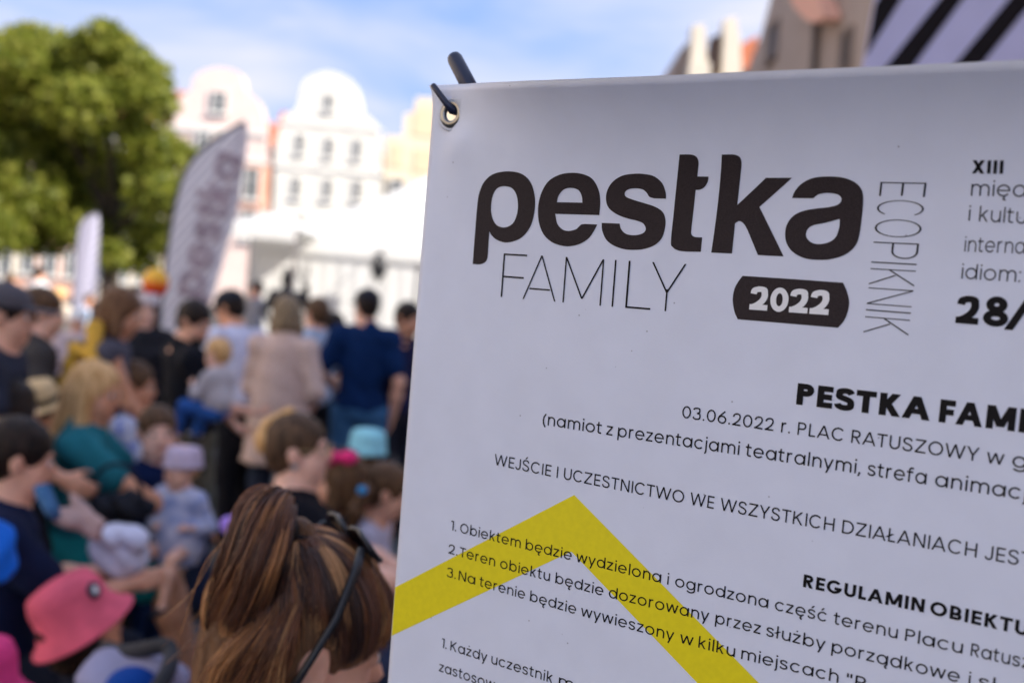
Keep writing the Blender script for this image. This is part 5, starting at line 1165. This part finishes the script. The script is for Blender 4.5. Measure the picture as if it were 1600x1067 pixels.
# middle row right
pW = person("woman in profile with glasses, black top and blonde-streaked hair tied back, facing right", (466, 703), Y=3.3, H=1.66, yaw=72, hyaw=84, hpitch=-2, pose=SIT, fem=True, lean=4, top=(.006, .006, .010), sleeve=.5, bottom=(.03, .04, .08), hair='bun', hm=H_STREAK, hands={1: (.14, .48, -.34), -1: (.02, .46, -.30)}, skin=SKIN_PALE, res=.009, palm={1: (0, 0, -1), -1: (0, 0, -1)})
g_ = MB(); P = pW['P']
for q in (-1, 1): g_.tube([P(q * .031 + .024 * math.cos(a), .108, .004 + .020 * math.sin(a)) for a in np.linspace(0, 2 * math.pi, 17)], .0016, 6, cap=False); g_.tube([P(q * .055, .106, .008), P(q * .080, .02, .010), P(q * .082, -.012, -.002)], .0018, 6)
g_.tube([P(-.008, .110, .008), P(.008, .110, .008)], .0016, 6); g_.build("glasses", mat("gold_metal", (.6, .42, .2), .3, .05, metal=1), pW['T'])
MB().lathe([(0, .003), (.010, .002), (.011, 0)], P(.087, .0, -.045), pW['hr'], 12).build("earring", STEEL, pW['T'])
person("child with a hot pink bow on light brown hair beyond the woman with glasses", (530, 752), Y=3.9, yaw=250, hyaw=265, top=(.015, .015, .02), sleeve=2, bottom=(.05, .05, .06), hair='bob', hm=H_BROWN, skin=SKIN, hatcut=False, hat=lambda T, P, R, k, hr, hf, hu: SDF().ell(P(-.055, -.035, .112), (.034, .038, .030), R).ell(P(-.055, .035, .108), (.034, .036, .030), R).obj("bow", cloth((.80, .04, .20)), T, .008, .01))
person("child in pale turquoise cap and red top in front of the navy t-shirt man's jeans", (573, 706), Y=5.0, yaw=-20, top=(.50, .02, .05), sleeve=.6, bottom=(.05, .05, .06), hair='short', hm=H_BROWN, hat=brim_hat((.30, .66, .74), rc=.100, rb=.101, h=.118, drop=.0, up=.01), skin=SKIN)
person("person in olive camouflage jacket crouching between the glasses woman and the jeans", (535, 742), Y=4.3, H=1.45, yaw=40, hyaw=60, hpitch=20, pose=SIT, top=(.05, .05, .04), topmat=CAMO, sleeve=2, bottom=(.02, .02, .03), hair='bob', hm=H_DARK, lean=20, skin=SKIN)
pG = person("little girl with brown pigtail in white t-shirt at the banner's edge", (604, 768), Y=4.0, yaw=95, hyaw=80, hpitch=16, top=(.56, .54, .68), sleeve=.5, bottom=(.25, .45, .62), leg=.5, hair='ponytail', hm=H_BROWN, hands={1: (.12, .28, -.36), -1: (-.05, .28, -.36)}, skin=SKIN, res=.010, shoes=(.6, .45, .05))
s = SDF(); s.cap(at(574, 765, 3.72), at(556, 800, 3.70), .026, .03, k=.02); s.cap(at(556, 800, 3.70), at(548, 838, 3.70), .03, .012, k=.02); s.obj("pigtail", H_BROWN, pG['T'], .008, .01, .003, 120)
MB().lathe([(0, -.018), (.015, -.012), (.019, 0), (.015, .012), (0, .018)], at(566, 766, 3.66), n=16).build("hair_bobble", cloth((.05, .30, .62)), pG['T'], smooth=True)
person("person in lilac clothes bent forward beside the banner's lower left edge", (712, 905), Y=2.3, H=1.60, yaw=-80, hyaw=-80, pose=SIT, lean=25, hpitch=25, top=(.42, .34, .62), sleeve=1.8, bottom=(.40, .33, .60), hair='long', hm=H_BROWN, hands={1: (.2, .3, -.4), -1: (-.2, .35, -.45)}, skin=SKIN_PALE)

# ---- benches under the audience
def bench(x0, y0, x1, y1, label, h=.44):
    a, b = np.array([x0, y0, h]), np.array([x1, y1, h]); c = (a + b) / 2; T = thing("bench", (c[0], c[1], 0), label, "bench", "folding benches under the audience")
    d = nrm(b - a); R = np.stack([d, np.cross(UP, d), UP], 1); L = np.linalg.norm(b - a)
    MB().box(c - UP * .015, (L / 2, .125, .013), R).build("seat", WOOD, T)
    for q in (-.38, .38):
        p = c + d * L * q; m = MB()
        for w in (-.1, .1): m.tube([p + R[:, 1] * w - UP * .03, p + R[:, 1] * w * 1.3 - UP * (h - .015)], .012, 8)
        m.tube([p - R[:, 1] * .12 - UP * (h - .02), p + R[:, 1] * .12 - UP * (h - .02)], .012, 8); m.build("leg", BLACK_PL, T)
def bench_for(q, off, L, label):
    p = q['PV'] - UP * 0; h = max(.25, p[2] - .125 * q['S']); d = q['r']; a, b = p - d * off, p + d * (L - off)
    bench(a[0], a[1], b[0], b[1], label, h)
bench_for(pT, .5, 1.6, "bench under the blonde woman in teal"); bench_for(pO, .5, 1.4, "bench under the dark haired boy in the left foreground")
bench_for(pW, .6, 1.5, "bench under the woman with glasses")

# ---- loose things among the audience
def blob(name, prims, m, label, cat, res=.012, k=.03, wr=.011, ws=42):
    s = SDF(); o = None
    for p in prims:
        if len(p) == 4: s.cap(*p)
        else: s.ell(p[0], p[1])
    V, Q = s.mesh(res, k, wr, ws, 3); o = V.mean(0); o[2] = V[:, 2].min(); ob = mesh_obj(name, V, Q, m, None, True, origin=o); tag(ob, label, cat); return ob
blob("handbag", [(at(180, 792, 3.75), (.10, .06, .055)), (at(208, 790, 3.72), (.09, .06, .05))], cloth((.012, .014, .022), .6), "black soft handbag on the teal woman's lap", "bag")
bagp = at(185, 780, 3.75); MB().tube([bagp + np.array([math.cos(a) * .10, -.03, math.sin(a) * .14]) for a in np.linspace(.2, 2.9, 12)], .008, 8).build("strap", cloth((.012, .014, .022), .6), bpy.context.scene.objects["handbag"], smooth=True, origin=tuple(bpy.context.scene.objects["handbag"].location))
blob("carrier_bag", [(at(185, 838, 3.1), (.085, .07, .035)), (at(175, 868, 3.1), (.075, .06, .045)), (at(200, 870, 3.1), (.05, .06, .07))], cloth((.62, .62, .76), .5), "crumpled pale lilac carrier bag below the teal woman's skirt", "bag")
blob("backpack", [(at(-12, 862, 2.6), (.06, .06, .085)), (at(2, 880, 2.58), (.035, .045, .045))], cloth((.01, .14, .62), .6), "bright blue backpack at the left edge below the dark haired boy", "backpack")
blob("jacket", [(at(108, 765, 3.0), at(152, 825, 2.95), .015, .019), (at(95, 808, 2.95), at(150, 830, 2.95), .020, .020)], cloth((.46, .32, .30), .8), "dusty pink jacket folded over the boy's knees", "jacket")
blob("denim_jacket", [(at(68, 768, 2.8), at(82, 795, 2.75), .020, .024)], cloth((.05, .13, .26), .8), "blue denim jacket beside the dark haired boy's arm", "jacket")
blob("toy", [(at(354, 820, 3.2), (.022, .02, .03)), (at(366, 822, 3.2), (.018, .02, .045))], cloth((.45, .28, .85), .6), "small violet soft toy beside the loose ponytail", "toy", .008, .01, 0)
# round balloon behind the feather flag
bc = at(243, 442, 8.8); BAL = bpy.data.materials.new("balloon_rubber"); BAL.use_nodes = True; t_ = BAL.node_tree; b_ = t_.nodes['Principled BSDF']; b_.inputs['Roughness'].default_value = .25
tc_ = t_.nodes.new("ShaderNodeTexCoord"); sp = t_.nodes.new("ShaderNodeSeparateXYZ"); mr = t_.nodes.new("ShaderNodeMapRange"); mr.inputs[1].default_value = -.05; mr.inputs[2].default_value = .05
r_ = t_.nodes.new("ShaderNodeValToRGB"); r_.color_ramp.elements[0].color = (.95, .05, .01, 1); r_.color_ramp.elements[1].color = (.95, .50, .02, 1)
t_.links.new(tc_.outputs['Object'], sp.inputs[0]); t_.links.new(sp.outputs['Z'], mr.inputs[0]); t_.links.new(mr.outputs[0], r_.inputs[0]); t_.links.new(r_.outputs[0], b_.inputs['Base Color'])
Bt = thing("balloon", tuple(bc), "round orange and red balloon floating before the tree trunk", "balloon")
MB().lathe([(.115 * math.sin(a), -.13 * math.cos(a)) for a in np.linspace(0, math.pi, 17)] , bc, n=28).build("balloon_skin", BAL, Bt, smooth=True)
MB().tube([bc - UP * .13, bc - UP * .6 + np.array([.03, 0, 0]), bc - UP * 1.1], .004, 5).build("string", WHITE_PAINT, Bt)
# pushchair at the lower left
PC = at(235, 1040, 2.15); PU = thing("pushchair", (PC[0], PC[1], 0), "pushchair with black hood bar and pale lilac cover beside the pink hat child", "pushchair")
m = MB(); arc = [at(165, 1012, 2.25), at(195, 1018, 2.18), at(235, 1012, 2.1), at(258, 1008, 2.08), at(268, 1020, 2.06), at(262, 1048, 2.0), at(240, 1085, 1.95)]
m.tube(catmull_s(arc, 5), .017, 12); m.build("handle_bar", mat("foam_grip", (.010, .011, .016), .8, .2), PU, smooth=True)
s = SDF(); s.ell(at(205, 1058, 2.15), (.125, .10, .042)); s.cap(at(160, 1035, 2.2), at(250, 1050, 2.1), .03, .03); s.obj("cover", cloth((.26, .25, .36), .8), PU, .010, .02, .006, 40)
s = SDF(); s.ell(at(205, 1075, 2.05), (.055, .05, .045)); s.obj("cushion", cloth((.005, .05, .26), .8), PU, .010, .02)
m = MB()
for dx, dy in ((-.2, -.2), (.2, -.2), (-.2, .25), (.2, .25)):
    w = (PC[0] + dx, PC[1] + dy, .09); MB().lathe([(.02, -.02), (.085, -.02), (.09, 0), (.085, .02), (.02, .02)], w, (1, 0, 0), 20).build("wheel", BLACK_PL, PU); m.tube([w, (PC[0] + dx * .9, PC[1], PC[2] - .15)], .012, 8)
m.build("frame", STEEL, PU)

# ------------------------------------------------------------------ the woman right in front, seen from behind with a messy high ponytail
pX = person("woman close in front, from behind, messy auburn ponytail and black sunglasses on her head", (470, 1004), Y=1.16, H=1.70, yaw=66, hyaw=61, hpitch=13, pose=SIT, fem=True, lean=6, top=(.62, .62, .66), sleeve=.4, bottom=(.03, .04, .07), hair=None, hm=H_CHEST, skin=SKIN, res=.0065, hands={1: (.2, .4, -.4), -1: (-.1, .4, -.4)})
P, R, k = pX['P'], pX['R'], pX['k']; TX = pX['T']
HAIRX = bpy.data.materials.new("auburn_hair"); HAIRX.use_nodes = True; t_ = HAIRX.node_tree; b_ = t_.nodes['Principled BSDF']
b_.inputs['Roughness'].default_value = .38; b_.inputs['Specular IOR Level'].default_value = .55
a_ = t_.nodes.new("ShaderNodeAttribute"); a_.attribute_name = "tone"; t_.links.new(a_.outputs['Color'], b_.inputs['Base Color'])
TIE = P(.010, -.046, .128); EC_ = P(0, -.012, .032); ER = np.array([.083, .106, .095])
def strands(C, W, rad_, name, parent, rng, cols):
    """C (N,K,3) centre lines, W (N,) widths"""
    N, K, _ = C.shape; D = np.gradient(C, axis=1); D /= np.linalg.norm(D, axis=2)[..., None] + 1e-9
    ref = rng.normal(size=(N, 1, 3)); A = np.cross(D, ref); A /= np.linalg.norm(A, axis=2)[..., None] + 1e-9; B = np.cross(D, A)
    tp = np.clip(np.minimum(np.linspace(.5, 4, K), np.linspace(5, .25, K)), .2, 1)[None, :, None] * W[:, None, None]
    V = np.stack([C + tp * (A * math.cos(q) + B * math.sin(q)) for q in (0, 2.094, 4.189)], 2).reshape(-1, 3)
    base = (np.arange(N)[:, None] * K + np.arange(K - 1)[None]) * 3; F = []
    for j in range(3):
        j2 = (j + 1) % 3; F.append(np.stack([base + j, base + j2, base + 3 + j2, base + 3 + j], -1).reshape(-1, 4))
    o = mesh_obj(name, V, np.concatenate(F), HAIRX, parent, smooth=True)
    at_ = o.data.attributes.new("tone", 'FLOAT_COLOR', 'POINT')
    c4 = np.ones((N, K, 3, 4)); c4[..., :3] = cols[:, None, None, :]; at_.data.foreach_set("color", c4.reshape(-1).astype(np.float32))
    return o
TONES = np.array([(.040, .015, .008), (.10, .038, .018), (.19, .076, .034), (.32, .145, .055), (.50, .27, .12), (.14, .060, .034)])
def tone(lock, rng, n):
    return TONES[lock % 6] * np.array([1.08, .98, .86]) * (.7 + .6 * rng.random((n, 1)))
rng = np.random.default_rng(11)
# dark under-layer
s = SDF(); s.ell(EC_, ER * .985, R, k=.02); s.ell(P(0, -.05, -.03), (.072, .066, .085), R, k=.03); s.ell(P(0, .100, -.038), (.068, .075, .084), R, k=.012, sub=True); s.ell(P(0, .035, -.135), (.062, .085, .06), R, k=.012, sub=True)
for q in (-1, 1): s.ell(P(q * .088, .004, -.030), (.024, .040, .045), R, k=.01, sub=True)
for q in (-1, 1): s.ell(P(q * .078, .052, -.050), (.032, .048, .050), R, k=.01, sub=True)
s.cap(TIE - (TIE - EC_) * .12, TIE, .020, .018, k=.02)
s.obj("hair_underlayer", H_CHEST, TX, .005, .01, .001, 200)
# scalp strands combed up to the tie
NL, PER, K = 300, 32, 14
locks = []
while len(locks) < NL:
    d = rng.normal(size=3); d /= np.linalg.norm(d)
    if d[1] > .72 and d[2] < .42: continue
    if d[2] < -.62 or (d[1] > .2 and d[2] < -.30): continue
    if abs(d[0]) > .58 and d[2] < -.35 and d[1] > -.30: continue
    locks.append(d)
locks = np.array(locks); td = np.linalg.inv(R) @ (TIE - EC_) / ER; td /= np.linalg.norm(td)
li = np.repeat(np.arange(NL), PER); d0 = locks[li] + rng.normal(size=(NL * PER, 3)) * .055; d0 /= np.linalg.norm(d0, axis=1)[:, None]
ph = np.arccos(np.clip(d0 @ td, -1, 1)); tt = np.linspace(0, 1, K)
lift = rng.uniform(.01, .085, NL)[li] + rng.uniform(0, .03, NL * PER); side_ = rng.normal(size=(NL, 3))[li] * .05
C = np.zeros((NL * PER, K, 3))
for j, t in enumerate(tt):
    sl = (np.sin((1 - t) * ph)[:, None] * d0 + np.sin(t * ph)[:, None] * td) / np.sin(ph)[:, None] + side_ * math.sin(math.pi * t)
    sl /= np.linalg.norm(sl, axis=1)[:, None]
    C[:, j] = EC_ + ((sl * ER * (1.0 + lift[:, None] * math.sin(math.pi * min(t * 1.1, 1)) ** .7 + .16 * t ** 6)) @ R.T)
_bad = np.zeros(len(C), bool)
for q in (-1, 1): _bad |= (np.linalg.norm(C - P(q * .084, -.004, -.012), axis=2) < .031).any(1)
_L = (C - EC_) @ R; _bad |= ((_L[..., 1] > .022) & (_L[..., 2] < -.040)).any(1)
lk = rng.integers(0, 6, NL); cols = np.concatenate([tone(lk[i], rng, PER) for i in range(NL)])
C = C[~_bad]; cols = cols[~_bad]; strands(C, rng.uniform(.0005, .0009, len(C)), 1, "hair", TX, rng, cols)
# loose ponytail: guide curves through photo positions
def guided(guides, n_lock, per, spread, name, jit=.004, seed=5, pal=None, K=18):
    rng = np.random.default_rng(seed); Gs = []
    for g in guides: c = np.array(catmull_s([at(x, y, yy) for x, y, yy in g], 6)); ix = np.linspace(0, len(c) - 1, K); Gs.append(np.stack([np.interp(ix, np.arange(len(c)), c[:, q]) for q in range(3)], 1))
    Gs = np.array(Gs); out = []; cols = []
    t = np.linspace(0, 1, K)[:, None]
    for _ in range(n_lock):
        u = rng.random() * (len(Gs) - 1); i = min(int(u), len(Gs) - 2); f = u - i; base = Gs[i] * (1 - f) + Gs[i + 1] * f
        o1, o2 = rng.normal(size=3) * spread * .5, rng.normal(size=3) * spread; ph_ = rng.random() * 6
        base = base + o1 * np.sin(t * math.pi) + o2 * t ** 1.3 + np.array([1, 0, .5]) * .004 * np.sin(t * 9 + ph_) * t
        w = rng.normal(size=(per, 1, 3)) * jit * (.5 + 1.2 * t[None]); cut = rng.uniform(.78, 1.0, per)
        s_ = base[None] + w
        for q in range(per):
            if cut[q] < .99: s_[q] = np.stack([np.interp(np.linspace(0, cut[q], K), t[:, 0], s_[q][:, z]) for z in range(3)], 1)
        out.append(s_); cols.append(tone((pal or [0, 1, 2, 5, 2, 1, 3])[rng.integers(0, len(pal or [0] * 7))], rng, per))
    C = np.concatenate(out); strands(C, rng.uniform(.00035, .0007, len(C)), 1, name, TX, rng, np.concatenate(cols))
ty = 1.27
guided([[(452, 850, 1.1427), (430, 778, 1.1251), (392, 790, 1.1075), (372, 850, 1.0900), (358, 905, 1.0900), (342, 955, 1.1075)],
        [(452, 850, 1.1427), (438, 773, 1.1163), (404, 796, 1.0812), (378, 870, 1.0636), (368, 918, 1.0724), (352, 968, 1.0987)],
        [(453, 850, 1.1427), (445, 782, 1.1163), (424, 808, 1.0724), (404, 870, 1.0548), (384, 925, 1.0548), (356, 980, 1.0900)],
        [(455, 852, 1.1427), (454, 800, 1.1163), (444, 830, 1.0724), (430, 880, 1.0548), (412, 925, 1.0636), (384, 962, 1.0900)]], 130, 48, .0075, "ponytail", .0030, 5)
s = SDF(); c = [at(455, 842, 1.1339), at(418, 800, 1.1163), at(402, 850, 1.0987), at(386, 920, 1.0944)]
s.cap(c[0], c[1], .016, .022, k=.02); s.cap(c[1], c[2], .018, .030, k=.02); s.cap(c[2], c[3], .030, .016, k=.02); s.obj("ponytail_core", H_DARK, TX, .006, .01, .001, 150)
# swept side hair low at the back, fringe falling over the forehead, flyaways
guided([[(420, 930, 1.0856), (380, 985, 1.0724), (345, 1030, 1.0724), (318, 1090, 1.0900)], [(440, 940, 1.0768), (405, 1000, 1.0636), (375, 1050, 1.0680), (350, 1120, 1.0900)], [(470, 945, 1.0724), (450, 1000, 1.0592), (430, 1050, 1.0636), (400, 1120, 1.0900)]], 46, 34, .006, "hair", .004, 8, [1, 2, 3, 3, 4, 2, 5])
guided([[(520, 862, 1.1427), (566, 888, 1.1515), (596, 940, 1.1515), (600, 975, 1.1515), (580, 1018, 1.1515)], [(528, 862, 1.1691), (575, 885, 1.1779), (607, 935, 1.1779), (604, 985, 1.1779), (592, 1016, 1.1779)]], 16, 26, .005, "fringe", .0025, 9, [2, 3, 1, 2, 3, 4, 5], 16)
guided([[(420, 900, 1.0987), (370, 960, 1.0900), (325, 985, 1.0900), (268, 985, 1.0987)], [(400, 800, 1.1075), (345, 840, 1.0987), (315, 930, 1.0987), (262, 1010, 1.1075)], [(400, 960, 1.0987), (340, 1010, 1.0987), (290, 1030, 1.0987), (235, 1060, 1.1075)]], 9, 1, .014, "flyaway_hair", .006, 10, [3, 4, 2, 3, 2, 5, 4])
MB().tube([TIE + R @ (np.array([math.cos(a) * .020, math.sin(a) * .020, -.004])) for a in np.linspace(0, 2 * math.pi, 20)], .005, 8, cap=False).build("hair_tie", cloth((.02, .015, .015), .7), TX, smooth=True)
# sunglasses pushed up on the head
SG = MB(); q_ = []
for q in (-1, 1):
    SG.tube([P(q * .066, .012, .132), P(q * .084, .004, .110), P(q * .098, -.008, .060), P(q * .099, -.026, .004), P(q * .094, -.038, -.040)], [.0055, .006, .0052, .0046, .0055], 10)
    lens = [P(q * (.038 + .032 * math.cos(a)), .032 - .018 * math.sin(a) - .010 * abs(math.cos(a)), .134 + .014 * math.sin(a)) for a in np.linspace(0, 2 * math.pi, 25)]
    SG.tube(lens, .0034, 8, cap=False)
SG.tube([P(-.009, .030, .138), P(0, .030, .141), P(.009, .030, .138)], .003, 8)
sg = thing("sunglasses", tuple(P(0, .09, .11)), "black sunglasses pushed up on the auburn hair of the woman in front", "sunglasses")
SG.build("glasses_frame", BLACK_PL, sg, smooth=True)
LENS = mat("dark_lens", (.012, .010, .016), .06, .05)
for q in (-1, 1):
    c_ = P(q * .038, .030, .136); ring_ = [P(q * (.038 + .031 * math.cos(a)), .032 - .018 * math.sin(a) - .010 * abs(math.cos(a)), .134 + .0135 * math.sin(a)) for a in np.linspace(0, 2 * math.pi, 24, endpoint=False)]
    V = [c_] + ring_ + [c_ - pX['hf'] * .002] + [p - pX['hf'] * .002 for p in ring_]; n = 24
    F = [(0, 1 + i, 1 + (i + 1) % n) for i in range(n)] + [(n + 1, n + 2 + (i + 1) % n, n + 2 + i) for i in range(n)] + [(1 + i, n + 2 + i, n + 2 + (i + 1) % n, 1 + (i + 1) % n) for i in range(n)]
    mesh_obj("lens", V, F, LENS, sg, smooth=False)
bench_for(pX, .5, 1.1, "bench under the woman with the auburn ponytail")
